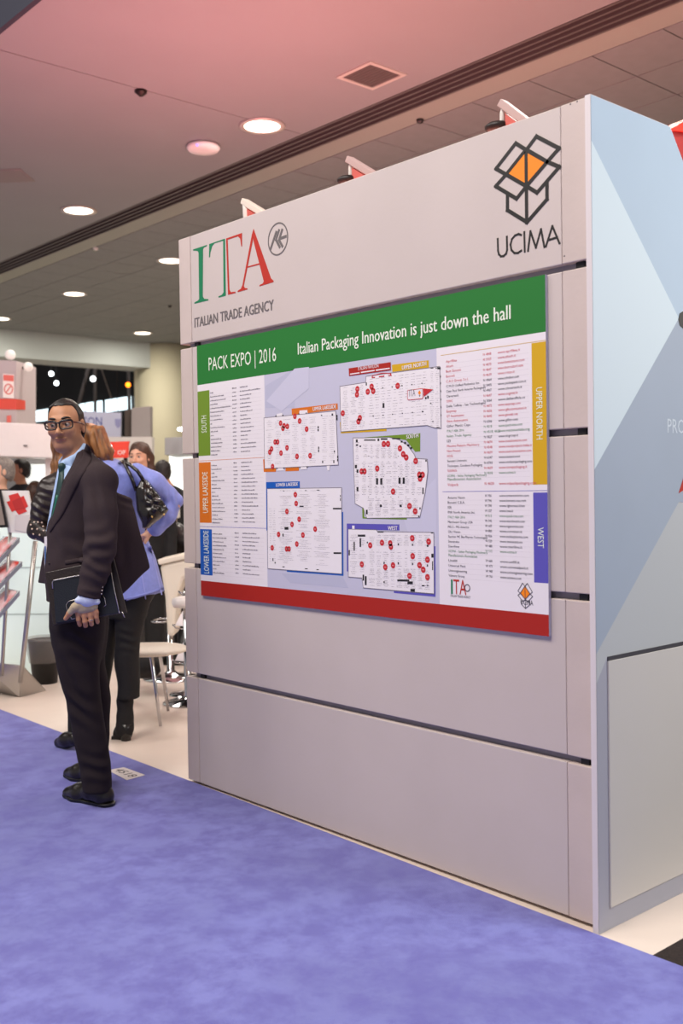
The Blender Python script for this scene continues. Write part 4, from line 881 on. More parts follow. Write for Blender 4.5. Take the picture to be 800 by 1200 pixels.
# jacket
jk = Sdf(.0055)
jk.loft(ringset(D0, [(524, 96, 101, .05, -.02), (532, 92, 107, .10), (540, 90, 114, .145), (550, 86, 124, .18), (562, 79.5, 131, .195), (590, 67, 134, .185), (610, 61, 134, .18), (625, 57.5, 133, .178), (640, 56.5, 133, .178), (660, 56, 134, .185), (680, 56, 137, .19), (702, 57, 141, .195)], 0.0), .02, ex=2.2)
jk.cap(Pm(112, 551, .09), Pm(120, 562, .165), .052, .066, .04)
jk.chain([Pm(115.5, 563, .155), Pm(118, 600, .205), Pm(117.5, 640, .245), Pm(112, 668, .262), Pm(104.5, 697, .268)], [.070, .070, .064, .058, .050], .02)
jk.chain([Pm(100, 560, -.13), Pm(122, 625, -.20), Pm(128, 650, -.16)], [.060, .058, .055], .03)
spots = [(Pm(117, 640, .28), UP-RT*.5, .05, .008, 100), (Pm(113, 668, .28), UP+RT*.3, .045, .0065, 115), (Pm(118, 585, .25), UP*.3+RT, .06, .006, 70), (Pm(92, 650, .18), UP-RT*.3, .06, .005, 60), (Pm(75, 640, .1), UP*.2+RT, .06, .005, 70), (Pm(108, 695, .3), UP, .03, .003, 150)]
cuffz = Pm(104.5, 700, .268); ad = Pm(104.5, 697, .268)-Pm(112, 668, .262); ad /= np.linalg.norm(ad)
def jcut(X, Y, Z):
    d = (X-cuffz[0])*ad[0]+(Y-cuffz[1])*ad[1]+(Z-cuffz[2])*ad[2]; near = ((X-CAM[0])*CF[0]+(Y-CAM[1])*CF[1]) < D0-.212
    return np.where(near, d, -1.0)
jo, jb = jk.mesh('jacket', m_suit, man, 2, disp=folds(spots, .0018, 24, 5), cut=jcut, bvh=True)
patch('lapel', [(101, 520), (96, 536), (86, 551), (77, 566), (66, 592), (58, 622)], [(105, 524), (109, 536), (100, 552), (97, 556), (74, 603), (58.5, 624)], jb, D0-.15, .005, m_suit, man, 16, 5, .004)['label'] = 'dark jacket lapel'
0 and patch('back_collar', [(97, 519), (99, 524), (103, 530)], [(103, 519), (108, 526), (113, 537)], jb, D0-.12, .006, m_suit, man, 6, 3, .004)
patch('pocket_flap', [(76, 657), (97, 653)], [(76.5, 662), (97, 658.5)], jb, D0-.18, .004, m_suit, man, 6, 2, .003)
for (px, py) in ((57.5, 660), (120, 688), (119.5, 692), (118.8, 696), (118, 700)):
    p = raypt(jb, px, py, D0-.3, .003); b = MB(); b.ball(p, .0042 if px > 60 else .005, 8); b.build('button', m_silver if px > 60 else m_leather, man)
# the flap of jacket pushed out behind him, and the open front edge on the far side
fl_ = Sdf(.0055)
def tri_plate(s_, pts, th=.012, n=7):
    P_ = [np.array(p) for p in pts]
    A0, A1, B0, B1 = P_[0], P_[1], P_[3], P_[2]
    for i in range(n+1):
        t = i/n; a = A0+(A1-A0)*t; b2 = B0+(B1-B0)*t; s_.cap(a, b2, th, th, .012)
    return s_
tri_plate(fl_, [Pm(128, 578, -.06), Pm(151, 590, -.12), Pm(173, 664, -.10), Pm(140, 694, .02)], .012, 16)
tri_plate(fl_, [Pm(128, 578, -.06), Pm(148, 588, -.12), Pm(150, 640, -.10), Pm(135, 660, .0)], .022, 8)
fl_.mesh('jacket_flap', m_suit, man, 3, disp=folds([(Pm(146, 585, -.1), UP+RT*.3, .03, .006, 150), (Pm(150, 650, -.05), RT, .05, .003, 80)], .002, 30, 2))['label'] = 'jacket tail pushed out behind him'
ff = Sdf(.005); tri_plate(ff, [Pm(54, 640, -.06), Pm(58, 640, .0), Pm(60, 684, .0), Pm(46, 682, -.12)], .007, 8); ff.mesh('jacket_front', m_suit, man, 2)['label'] = 'far front edge of the open jacket'
# cuff, wrist brace, ring
c_s = Sdf(.004); c_s.chain([Pm(105, 696, .268), Pm(103.6, 700.8, .270)], [.044, .0425], .01); c_s.ell(Pm(91.5, 703.8, .285), (.018, .014, .013), None, .01); c_s.ell(Pm(114, 705.5, .28), (.014, .012, .011), None, .01)
c_s.mesh('shirt_cuff', mat('cuff_white', '#c8d4ee', .6), man, 1)
br = Sdf(.0038); br.cap(Pm(103.5, 703.5, .269), Pm(103, 707.5, .269), .041, .034, .01, (TW, .8))
for q in hk: br.cap(Pm(102+(q[0]-102)*.4, 706, .270), Pm(q[0]*.7+102*.3, 713.0-(q[0]-98)*.14, .272), .0225, .0190, .012, (TW, .85))
br.chain([Pm(96, 707, .274), Pm(88, 711.5, .278), Pm(82.5, 717.2, .274)], [.021, .0175, .0140], .008)
br.mesh('wrist_brace', mat('brace_beige', '#b9a88c', .85, var=.1, vscale=200, bump=.3, bscale=700), man, 1)['label'] = 'beige elastic wrist brace'
b = MB(); rc_ = Pm(107, 726.5, .268); b.tube([rc_+.0108*(RT*math.cos(a)+TW*math.sin(a)) for a in np.linspace(0, 2*math.pi, 16)[:-1]], .0020, 6, True); b.build('ring', m_silver, man)
# trousers
tr = Sdf(.0055)
tr.loft(ringset(D0, [(690, 62, 126, .16), (733, 61, 124.5, .165), (750, 62.5, 123.5, .15), (772, 68, 122, .10)], -.01), .03)
tr.loft(ringset(D0, [(718, 63, 120, .09), (735, 61.5, 121, .095), (766, 65.5, 117, .09), (802, 73.5, 116, .082), (832, 80, 118.5, .075), (856, 85.5, 124, .075), (874, 89, 127.5, .075), (895, 93, 129, .075), (917, 96.5, 130, .075), (925, 97.5, 130.5, .075)], .09), .03)
tr.loft(ringset(D0, [(718, 72, 122, .085), (735, 72, 124, .09), (781, 84, 123.5, .085), (820, 92, 128.5, .075), (862, 96, 128, .075), (885, 97, 125, .07), (903, 95, 122, .07)], -.13), .02)
sp2 = [(Pm(95, 752, .17), UP*.9+RT*.4, .06, .007, 80), (Pm(96, 830, .15), UP+RT*.5, .06, .007, 80), (Pm(112, 900, .16), UP, .05, .006, 90), (Pm(85, 790, .15), UP*.5+RT, .08, .005, 60)]
tr.mesh('trousers', m_trou, man, 2, disp=folds(sp2, .0022, 20, 8))
# shoes
def dress_shoe(toe, heel, par, lab=None):
    toe = np.array(toe); heel = np.array(heel); toe[2] = heel[2] = .006; d = toe-heel; L = np.linalg.norm(d); d /= L; n = np.cross(UP, d)
    Q = lambda a, b2, z: heel+d*L*a+n*b2+UP*z; s_ = Sdf(.0045)
    s_.chain([Q(.12, 0, .045), Q(.35, 0, .048), Q(.62, 0, .036), Q(.84, 0, .026)], [.034, .036, .036, .026], .03, (n, 1.15)); s_.cap(Q(.12, 0, .03), Q(.19, 0, .065), .034, .036, .03); s_.cap(Q(.62, .004, .028), Q(.86, .0, .022), .040, .030, .02, (UP, .62))
    s_.cap(Q(.22, 0, .078), Q(.50, 0, .060), .030, .026, .02)
    a_ = s_.mesh('shoe', m_leather, par, 1, cut=lambda X, Y, Z: .012-Z)
    if lab: a_['label'] = lab
    s_ = Sdf(.0045); s_.chain([Q(.08, 0, .012), Q(.38, 0, .012), Q(.66, 0, .012), Q(.86, 0, .012)], [.040, .036, .046, .034], .02, (UP, .55)); s_.mesh('sole', mat('sole_black', '#0e0c0b', .5), a_, 1, cut=lambda X, Y, Z: np.maximum(Z-.022, .0-Z+.002))
    for i in range(4):
        u = .46+.055*i; b = MB(); b.tube([Q(u, -.018, .076-.012*i), Q(u+.01, 0, .088-.0115*i), Q(u+.02, .018, .076-.012*i)], .0026, 6); b.build('lace', m_blackcloth, a_)
t1 = onz(74.5, 929, .02); h1 = onz(129, 942.5, .015); dress_shoe(t1, h1, man)
t2 = onz(75.5, 906, .02); h2 = t2+(h1-t1)/np.linalg.norm(h1-t1)*.285; dress_shoe(t2, h2, man)
# folio under his arm
fo = empty('folio', Pm(100, 700, .2), 'open black leather folio with a zipped tablet sleeve held at the man\'s hip', 'folio')
def slab(name, q, t, th, m, par, bev=.003):
    Q = [Pm(px, py, tt) for px, py, tt in q]; b = MB(); b.prism(Q, -TW*th); return b.build(name, m, par, bevel=bev)
slab('back_cover', [(52.5, 671, .205), (133, 654, .205), (148.5, 718, .225), (62, 733, .225)], 0, .014, m_leatherb, fo)
slab('sleeve', [(61.5, 680.5, .222), (130, 667, .222), (139.5, 719, .240), (65, 731, .240)], 0, .014, mat('sleeve_navy', '#161a24', .35, bump=.3, bscale=200), fo, .005)
b = MB(); b.tube([Pm(62, 690, .230), Pm(61.3, 682, .228), Pm(63, 680, .226), Pm(96, 673.6, .226), Pm(126, 667.8, .226), Pm(129.5, 668.5, .227), Pm(134, 692, .234), Pm(140, 718.5, .242), Pm(143, 716.5, .245), Pm(145.8, 723.5, .245)], .0024, 6); b.build('zip', m_silver, fo)['label'] = 'silver zip edge'
b = MB(); b.tube([Pm(95, 700.5, .236), Pm(80, 705, .236), Pm(77.5, 709, .237), Pm(79, 716, .238), Pm(84, 725.5, .24), Pm(92, 724, .24)], .0020, 6); b.tube([Pm(118, 696, .238), Pm(122.5, 701, .238), Pm(124, 709, .240), Pm(121, 711.5, .240)], .0020, 6); b.build('strap_edge', m_silver, fo)
# ================================================================== WOMAN IN THE BLUE BLAZER
D1 = 5.68; P1 = PD(D1)
wb = empty('person', onz(145, 866, 0), 'woman with auburn hair in periwinkle blue blazer, hand on hip, seen from behind the man', 'person')
F1 = head_frame(125, -10); H1 = P1(103, 519, 0)
b1 = Sdf(.005); Pw = add_head(b1, H1, F1, .93, .9)
b1.cap(P1(109, 532, 0), P1(124, 553, 0), .05, .055, .02); b1.chain([P1(128, 560, 0), P1(140, 610, 0), P1(150, 690, 0)], [.07, .09, .10], .05)
b1.chain([P1(162, 560, .05), P1(205, 590, .06), P1(178, 622, .08)], [.035, .03, .024], .02)
b1.chain([P1(150, 700, .05), P1(150, 760, .04), P1(146, 850, .02)], [.055, .032, .02], .03); b1.chain([P1(134, 705, -.08), P1(122, 755, -.08), P1(115, 815, -.08), P1(114, 850, -.08)], [.055, .035, .025, .02], .03)
hw = P1(176, 623, .085); b1.cap(hw, P1(171.5, 627, .10), .024, .018, .01)
for i, (dx, dy) in enumerate(((-7.5, 1.5), (-8, 4), (-7, 6.5), (-5, 8))): b1.chain([P1(172, 626+i*1.1, .10-.012*i), P1(172+dx*.5, 626+dy*.6+i*.6, .108-.012*i), P1(172+dx, 627+dy, .09-.012*i)], [.0095, .0085, .0075], .004)
b1.chain([P1(175, 625, .10), P1(172, 632, .10), P1(170, 636, .10)], [.012, .010, .008], .005)
b1.mesh('body', m_skinf, wb, 1)
hr = Sdf(.0055); hr.ell(P1(103, 518, 0), (.092, .098, .105), None, .02)
hr.chain([P1(104, 506, .03), P1(111, 511, .05), P1(119, 520, .07), P1(125.5, 532, .09), P1(128, 539, .09)], [.045, .050, .042, .032, .014], .02); hr.chain([P1(116, 512, .06), P1(121, 528, .09), P1(122, 540, .09)], [.05, .04, .02], .02)
hr.chain([P1(100, 512, .04), P1(95, 540, .04), P1(84, 560, .05)], [.05, .04, .02], .02)
hr.mesh('hair', m_haira, wb, 1, disp=folds([(P1(122, 520, .1), RT+UP*.3, .10, .006, 150)], .004, 60, 4))
bz = Sdf(.006)
bz.loft(ringset(D1, [(537, 116, 136, .06), (542, 112, 146, .12), (548, 110, 158, .165), (556, 110, 168, .18), (575, 112, 168, .17), (600, 114, 166, .15), (625, 117, 170, .14), (655, 119, 181, .155), (680, 122, 189, .17), (699, 125, 193, .175)]), .02)
bz.chain([P1(160, 556, .09), P1(180, 566, .10), P1(204.5, 586, .06)], [.062, .058, .046], .03); bz.chain([P1(205, 587.5, .06), P1(196, 603, .07), P1(182, 619, .085)], [.043, .046, .047], .02)
spb = [(P1(203, 588, .1), RT, .05, .006, 120), (P1(170, 562, .15), RT+UP, .05, .004, 100), (P1(190, 605, .1), RT-UP, .05, .005, 110), (P1(155, 640, .15), RT, .07, .003, 60)]
hemA, hemB = P1(146, 706, .15), P1(193, 692, .15); hd_ = hemB-hemA; hn = np.cross(hd_, ray(170, 700)); hn = hn/np.linalg.norm(hn); hn = hn if hn[2] < 0 else -hn
def bcut(X, Y, Z): return (X-hemA[0])*hn[0]+(Y-hemA[1])*hn[1]+(Z-hemA[2])*hn[2]
bzo, bzb = bz.mesh('blazer', m_blazer, wb, 2, disp=folds(spb, .0025, 22, 6), cut=bcut, bvh=True)
patch('seam', [(164, 664), (170, 702)], [(165.2, 664), (171.2, 702)], bzb, D1-.12, .003, mat('blazer_seam', '#9aa0e0', .8), wb, 8, 1, .002)
patch('seam', [(176, 640), (189, 697)], [(177, 640), (190.2, 697)], bzb, D1-.12, .003, mat('blazer_seam', ''), wb, 8, 1, .002)
patch('hem', [(148, 701), (192, 688.5)], [(148, 704), (192.4, 691)], bzb, D1-.15, .003, m_blazer, wb, 12, 1, .003)
tw_ = Sdf(.0065); tw_.loft(ringset(D1, [(690, 126, 185, .14), (708, 128, 175, .13), (722, 127, 171, .12)]), .02)
tw_.loft(ringset(D1, [(700, 138, 176, .10), (720, 137, 171, .09), (747, 134.5, 164, .078), (770, 135, 163, .07), (800, 137, 163.5, .065), (818, 137.5, 163.5, .065)], .03), .02)
tw_.loft(ringset(D1, [(700, 118, 150, .10), (750, 112, 136, .075), (818, 106, 126, .06), (840, 105, 124, .06)], -.08), .02)
tw_.mesh('trousers', m_blackcloth, wb, 2, disp=folds([(P1(150, 752, .1), UP, .05, .005, 110)], .002, 25, 9))
def heel_boot(par, P, bx_, by_, t, toe_dx, lab=None):
    s_ = Sdf(.005); s_.chain([P(bx_, by_-66, t), P(bx_, by_-47, t), P(bx_, by_-28, t), P(bx_-.5, by_-14, t)], [.036, .043, .043, .046], .02); s_.chain([P(bx_-.5, by_-13, t), P(bx_+toe_dx*.5, by_-8, t-.04), P(bx_+toe_dx, by_-3.5, t-.10)], [.046, .044, .034], .03)
    o = s_.mesh('boot', m_blackcloth, par, 1, disp=folds([], .002, 60, 2)); b = MB(); a = P(bx_+1, by_-19, t+.02); c = P(bx_+1, by_, t+.02); c[2] = .002
    b.tube([a, (a+c)/2, c], [.034, .028, .027], 12); b.build('heel', mat('heel_black', '#15110f', .3), o)
    b = MB(); e = P(bx_+toe_dx, by_-3.5, t-.10); e[2] = .010; b.obox(e+TW*.03, RT*.03, TW*.07, UP*.008); b.build('sole', mat('heel_black', ''), o)
heel_boot(wb, P1, 146.5, 867, .02, -5); heel_boot(wb, P1, 113, 868, -.08, -4)
hb = empty('handbag', P1(178, 620, .15), 'shiny black patent handbag hanging from the blue blazer woman\'s shoulder', 'handbag')
s_ = Sdf(.0045); s_.loft(ringset(D1, [(562, 165, 172, .03), (572, 159.5, 181, .05), (588, 159, 192, .06), (598, 160, 197.5, .065), (606, 163, 190, .065), (613, 166, 182, .06), (619, 167, 175, .05)], .215), .02)
bgp = [(P1(175+i*4, 580+i*5, .26), RT*math.cos(i)+UP*math.sin(i), .03, .005, 110+15*i) for i in range(5)]
s_.mesh('bag_body', m_patent, hb, 2, disp=folds(bgp, .002, 45, 12))
b = MB(); b.tube([P1(159.5, 575, .24), P1(154, 560, .25), P1(147, 545, .22), P1(143.5, 541.5, .18)], [.010]*4, 8); b.tube([P1(168, 563, .25), P1(161, 552, .25), P1(152, 544.5, .23), P1(144, 541, .18), P1(140, 543, .1)], [.010]*5, 8); b.build('strap', m_patent, hb)
for q in ((178, 605.5), (192, 603)): b = MB(); b.ball(P1(*q, .285), .006, 8); b.build('stud', mat('gold_stud', '#d8b26a', .3, 1.0), hb)
# ================================================================== WOMAN IN THE LEATHER JACKET (mostly hidden by the man)
D2 = 5.6; P2 = PD(D2)
wl = empty('person', onz(80, 870, 0), 'woman in studded black leather jacket with long hair, almost hidden behind the man', 'person')
F2 = head_frame(-70, 0); H2 = P2(81, 520, 0); b2_ = Sdf(.006); Pw2 = add_head(b2_, H2, F2, .93, .9)
b2_.cap(P2(80, 532, 0), P2(78, 555, 0), .05, .055, .02); b2_.chain([P2(76, 560, 0), P2(80, 640, 0), P2(82, 700, 0)], [.08, .09, .09], .04); b2_.chain([P2(84, 705, 0), P2(89, 780, 0), P2(89, 850, 0)], [.06, .035, .02], .03)
b2_.mesh('body', m_skinf, wl, 1)
hr = Sdf(.006); hr.ell(P2(80, 517, 0), (.09, .095, .10), None, .02); hr.chain([P2(72, 520, .0), P2(67.5, 545, .05), P2(66, 562, .07), P2(58.5, 577, .12)], [.05, .032, .026, .010], .02)
hr.mesh('hair', m_haira, wl, 1, disp=folds([(P2(65, 550, .05), RT, .08, .005, 140)], .003, 60, 4))
lj = Sdf(.006); lj.loft(ringset(D2, [(553, 66, 92, .10), (560, 54, 97, .14), (575, 50, 99, .16), (620, 56, 99, .14), (680, 57, 100, .14)]), .03)
lj.chain([P2(56, 571, .10), P2(48.5, 594, .12), P2(42.5, 622, .13)], [.052, .050, .042], .02); lj.chain([P2(42.5, 623, .13), P2(56, 628, .16), P2(72, 618, .16)], [.044, .040, .035], .02)
ljo, ljb = lj.mesh('leather_jacket', m_leatherb, wl, 2, disp=folds([(P2(46, 600, .18), UP+RT*.4, .06, .005, 130), (P2(52, 575, .15), UP, .05, .004, 120)], .002, 40, 3), bvh=True)
m_stud = mat('stud_cream', '#e6cdb8', .3)
for (x, y) in [(36,615),(40,612),(44.5,612),(49,612.5),(37.5,620),(43.5,620),(50.5,617),(39,626),(46.5,627),(51,622),(35,609),(42,632)]:
    p = raypt(ljb, x, y, D2-.15, .001); b = MB(); b.ball(p, .0052, 8); b.build('stud', m_stud, wl)
sk = Sdf(.007); sk.loft(ringset(D2, [(675, 60, 99, .13), (720, 66, 99, .12), (780, 76, 99, .08), (830, 80, 98, .06), (858, 80, 98, .055)]), .03); sk.mesh('trousers', m_blackcloth, wl, 2)
s_ = Sdf(.005); q1 = onz(69, 870, .03); q2 = onz(88, 873, .035); s_.chain([q1, (q1+q2)/2+UP*.02, q2+UP*.03], [.026, .036, .036], .03); s_.mesh('shoe', m_leather, wl, 1, cut=lambda X, Y, Z: .006-Z)
# ================================================================== PEOPLE BEHIND
def bystander(D, hx, hy, yaw, k, hair, skin, coat, sh_w, foot_y, label, long=False, bust=None, lean=0, coatL=0, dp=.16):
    P = PD(D); foot_y = 600+FPX*math.tan(PITCH)+(400-hx)*.015+CAM[2]*FPX/D; per = empty('person', P(hx+lean, foot_y, 0)*np.array([1, 1, 0]), label, 'person'); fr = head_frame(yaw); Hc = P(hx, hy, 0)
    s = Sdf(.007); Pq = add_head(s, Hc, fr, k, .95); m_ = FPX/D
    bx0 = hx+lean; ny = hy+.17*m_
    s.cap(P(hx+.3*lean, hy+.09*m_, 0), P(bx0, ny+.03*m_, 0), .052, .055, .02); s.chain([P(bx0, ny+.05*m_, 0), P(bx0, ny+.55*m_, 0), P(bx0, foot_y-.85*m_, 0)], [.08, .09, .09], .04)
    for q in (-1, 1): s.chain([P(bx0+q*.09*m_, foot_y-.85*m_, 0), P(bx0+q*.09*m_, foot_y-.45*m_, 0), P(bx0+q*.09*m_, foot_y-.06*m_, 0)], [.075, .05, .035], .03)
    for q in (-1, 1):
        s.ell(P(bx0+q*(sh_w*.5+.02)*m_, ny+.70*m_, .07), (.030, .035, .05), None, .01)
        for j in range(4): s.cap(P(bx0+q*(sh_w*.5+.02)*m_, ny+.72*m_, .05+.018*j), P(bx0+q*(sh_w*.5+.018)*m_, ny+.80*m_, .05+.016*j), .009, .007, .004)
    bo_, bv = s.mesh('body', skin, per, 1, bvh=True)
    eyes(Pq, fr, m_eyew, m_iris, per, k); brow(Pq, fr, Hc, bv, hair, per, w=.0032); lips(Pq, fr, bv, m_lipf if skin is m_skinf else m_lip, per)
    F_, Sd, U_ = fr; AX = np.array([F_, Sd, U_]); hs = Sdf(.0065); hs.ell(Pq(-.020, 0, .034), (.100*k, .084*k, .096*k), AX, .01); hs.ell(Pq(-.045, 0, -.02), (.072*k, .080*k, .078*k), AX, .02)
    if long: hs.chain([Pq(-.06, .05, 0), Pq(-.06, .055, -.10), Pq(-.05, .05, -.22)], [.05, .045, .03], .03); hs.chain([Pq(-.06, -.05, 0), Pq(-.06, -.055, -.10), Pq(-.05, -.05, -.22)], [.05, .045, .03], .03)
    def cut(X, Y, Z):
        f = (X-Hc[0])*F_[0]+(Y-Hc[1])*F_[1]+(Z-Hc[2])*F_[2]; u = (X-Hc[0])*U_[0]+(Y-Hc[1])*U_[1]+(Z-Hc[2])*U_[2]; s2 = (X-Hc[0])*Sd[0]+(Y-Hc[1])*Sd[1]
        fr_ = np.where(f > .015, (.080 if not long else .068+np.clip(-np.abs(s2)*.3, -.02, 0))-np.clip(f-.03, 0, 1)*.1-np.abs(s2)*(.35 if long else .2)-u, -1); return np.maximum(fr_, -1 if long else np.where(f <= .015, (-.030-(.015-f)*.6)-u, -1))
    hs.mesh('hair', hair, per, 1, disp=folds([], .002, 90, 3), cut=cut)
    c = Sdf(.008); hw_ = sh_w/2*m_
    c.loft(ringset(D, [(ny-.02*m_, bx0-.06*m_, bx0+.06*m_, .06), (ny+.04*m_, bx0-hw_*.7, bx0+hw_*.7, dp*.7), (ny+.10*m_, bx0-hw_, bx0+hw_, dp), (ny+.35*m_, bx0-hw_*.92, bx0+hw_*.92, dp*.95), (foot_y-.82*m_, bx0-hw_*.9, bx0+hw_*.9, dp)]), .03)
    for q in (-1, 1): c.chain([P(bx0+q*(hw_-.02*m_), ny+.12*m_, 0), P(bx0+q*(hw_+.02*m_), ny+.40*m_, 0), P(bx0+q*(hw_+.01*m_), ny+.66*m_, .06)], [.062, .052, .042], .02)
    c.mesh('coat', coat, per, 2, disp=folds([(P(bx0, ny+.4*m_, .1), UP+RT*.4, .15, .004, 60)], .003, 15, 5))
    t = Sdf(.009)
    for q in (-1, 1): t.loft(ringset(D, [(foot_y-.95*m_, bx0+(q*.09-.10)*m_, bx0+(q*.09+.10)*m_, .11), (foot_y-.45*m_, bx0+(q*.09-.08)*m_, bx0+(q*.09+.08)*m_, .085), (foot_y-.08*m_, bx0+(q*.09-.065)*m_, bx0+(q*.09+.065)*m_, .07)]), .02)
    t.mesh('trousers', m_blackcloth, per, 1)
    for q in (-1, 1): s3 = Sdf(.008); a = P(bx0+q*.09*m_, foot_y, 0); a[2] = .05; dd = F_*np.array([1, 1, 0]); dd /= np.linalg.norm(dd); s3.chain([a-dd*.03, a+dd*.07-UP*.01, a+dd*.17-UP*.02], [.045, .04, .03], .03); s3.mesh('shoe', m_leather, per, 1, cut=lambda X, Y, Z: .004-Z)
    return per
bystander(8.0, 163, 536, 12, .97, m_hairb, m_skinf, m_blackcloth, .40, 814, 'brown haired woman in black looking left behind the blue blazer woman\'s shoulder', long=True, lean=4)
bystander(11.0, 190, 553, 155, 1.0, m_hairk, m_skin, m_blackcloth, .46, 774, 'dark haired man in black seen from behind beside the display wall\'s left edge', lean=9)
bystander(9.0, 1, 553, 60, 1.02, m_hairg, m_skinf, mat('suit_charcoal', '#1d1c20', .85), .46, 778, 'grey haired man in charcoal suit at the left edge of the photo', lean=-1)
bystander(11.3, 23, 551, 70, 1.0, m_hairk, m_skin, mat('suit_dark_navy', '#17171d', .85), .44, 768, 'short dark haired man in dark suit beside the grey haired man', lean=3)
bystander(11.0, 42, 577, 175, .95, m_hairb, m_skinf, m_blackcloth, .38, 800, 'brown haired person seen from behind left of the leather jacket', long=True, lean=2)

# ================================================================== FURNITURE
m_white = mat('white_lacquer', '#ece6e0', .35, var=.02); m_cream = mat('cream_plastic', '#e0d5c4', .4); m_chrome = mat('chrome', '#c8c8ca', .12, 1.0); m_steel = mat('brushed_steel', '#b5b1ac', .35, .9)
# white chair behind the women
D3 = 6.1; P3 = PD(D3)
ch = empty('side_chair', onz(160, 845, 0), 'cream plastic chair with chrome legs behind the blue blazer woman', 'chair')
seatc = P3(155, 761.5, 0); s_ = Sdf(.006); s_.cap(seatc-RT*.13+UP*.0, seatc+RT*.13, .20, .20, .02, (UP, .16)); s_.mesh('seat', m_cream, ch, 2)
s_ = Sdf(.007); bk = seatc-RT*.26-TW*.05; s_.chain([bk-TW*.16+UP*.02, bk-RT*.03+UP*.0, bk+TW*.16+UP*.02], [.02, .022, .02], .02); s_.mesh('seat_rim', m_cream, ch, 1)
for top, bot in (((177, 766), (188, 851)), ((187, 762), (197, 833)), ((126, 770), (122.5, 834)), ((140, 764), (142, 820))):
    a = P3(top[0], top[1], .06 if bot[1] > 833.5 else -.08); c = onz(*bot, 0.0); b = MB(); b.tube([a+UP*.02-RT*.04, a, a*.55+c*.45, c], [.010, .012, .011, .009], 10); b.build('leg', m_chrome, ch)
# white moulded bar stool with chrome foot ring
st = empty('bar_stool', onz(200, 779, 0), 'white moulded bar stool with chrome foot ring beside the display wall', 'stool'); D4 = 7.5; P4 = PD(D4)
b = MB(); b.prism([P4(184, 656, .15), P4(232, 645, .15), P4(232, 652, .15), P4(186, 662.5, .15)], -TW*.32); b.build('backrest_rim', m_cream, st, bevel=.01)
b = MB(); b.prism([P4(x_, y_, .13) for x_, y_ in ((187, 662), (232, 651.5), (232, 670), (215, 679), (208, 698), (204, 746), (196, 746), (193, 700))], -TW*.26); b.build('shell', m_cream, st, bevel=.025)
b = MB(); b.lathe(P4(200, 779, 0)*np.array([1, 1, 0]), [(.20, .0), (.20, .012), (.06, .03), (.028, .06), (.028, .38)], 28); b.build('pedestal', m_chrome, st)
c0 = P4(190, 727, 0); b = MB(); b.tube([c0+RT*(.075*math.cos(a))+TW*(.10*math.sin(a)) for a in np.linspace(0, 2*math.pi, 25)[:-1]], .008, 8, True); b.build('foot_ring', m_chrome, st)
# second stool: only its round seat shows
s2 = empty('round_stool', onz(222, 772, 0), 'round white stool seat peeking out at the display wall\'s left edge', 'stool'); P5 = PD(6.6)
c0 = P5(218, 703, 0); b = MB(); b.lathe(c0, [(.02, -.05), (.08, -.045), (.092, -.02), (.088, .01), (.05, .022)], 28); b.build('seat', m_white, s2)
c1 = c0.copy(); c1[2] = 0; b = MB(); b.lathe(c1, [(.16, 0), (.16, .01), (.03, .025), (.022, .06), (.022, c0[2]-.05)], 20); b.build('pedestal', m_chrome, s2)
b = MB(); b.tube([P5(209, 693, 0), P5(213, 695, .02), P5(219, 693.5, .0), P5(213, 697, .0), P5(209, 693, 0)], .004, 6); b.build('wire_clip', m_chrome, s2)
# leaflet rack
lr_ = empty('leaflet_rack', onz(222, 790, 0), 'dark wire leaflet rack with white papers beside the display wall edge', 'leaflet rack'); P6 = PD(6.9)
b = MB(); b.tube([P6(221, 700, 0), P6(221, 796, 0)*np.array([1, 1, 0])+UP*.0], .008, 8); b.build('post', m_chrome, lr_)
c1 = P6(221, 796, 0); c1[2] = 0; b = MB(); b.lathe(c1, [(.13, 0), (.13, .008), (.02, .02)], 20); b.build('base', m_chrome, lr_)
for (y0_, y1_) in ((717, 733), (755, 774)):
    b = MB(); b.tube([P6(202, y1_-1, .05), P6(206, y1_+3, .05), P6(226, y1_+5, .05)], .004, 6); b.tube([P6(202, y1_-1, .0), P6(226, y1_+1, .0)], .004, 6); tr_ = b.build('tray', m_chrome, lr_)
    for q in range(2): b = MB(); b.prism([P6(205+q, y1_-q*2, .04), P6(215, y0_-2-q, .0), P6(226, y0_, .0), P6(226, y1_+2, .04)], -TW*.006); tag(b.build('leaflet', mat('leaflet_paper', '#eee6e6', .5)), 'white leaflet in the %s tray of the dark rack, %s sheet' % ('upper' if y0_ < 750 else 'lower', 'front' if q == 0 else 'rear'), 'leaflet', 'leaflets on the rack by the wall')
# black cabinet and cream counter at the back
b = MB(); q0 = onz(203, 766, 0)
cab = empty('black_cabinet', q0, 'black cabinet beyond the bar stool by the display wall', 'cabinet')
b.box((q0[0]-.6, q0[1], 0), (q0[0]+.0, q0[1]+1.2, 1.02)); b.build('body', mat('cabinet_black', '#191716', .4), cab, bevel=.005)
b = MB(); b.box((q0[0]-.62, q0[1]-.02, 1.02), (q0[0]+.02, q0[1]+1.22, 1.05)); b.build('top', mat('cabinet_black', ''), cab)
b = MB(); b.box((q0[0]+.001, q0[1]+.03, .05), (q0[0]+.015, q0[1]+1.17, .98)); b.build('door', mat('cabinet_door', '#23201f', .35), cab)
A = dep(120, 700, 9.5); B = dep(199, 700, 9.5); n = np.cross(UP, B-A); n /= np.linalg.norm(n)
n = n if n@TW > 0 else -n
ctr = empty('reception_counter', (A+B)/2*np.array([1, 1, 0]), 'long cream reception counter with white top in the background', 'counter')
def wallbox(mb, A, B, z0, z1, th, n): a = A*np.array([1, 1, 0]); c = B*np.array([1, 1, 0]); mb.prism([a+UP*z0, c+UP*z0, c+UP*z1, a+UP*z1], -n*th)
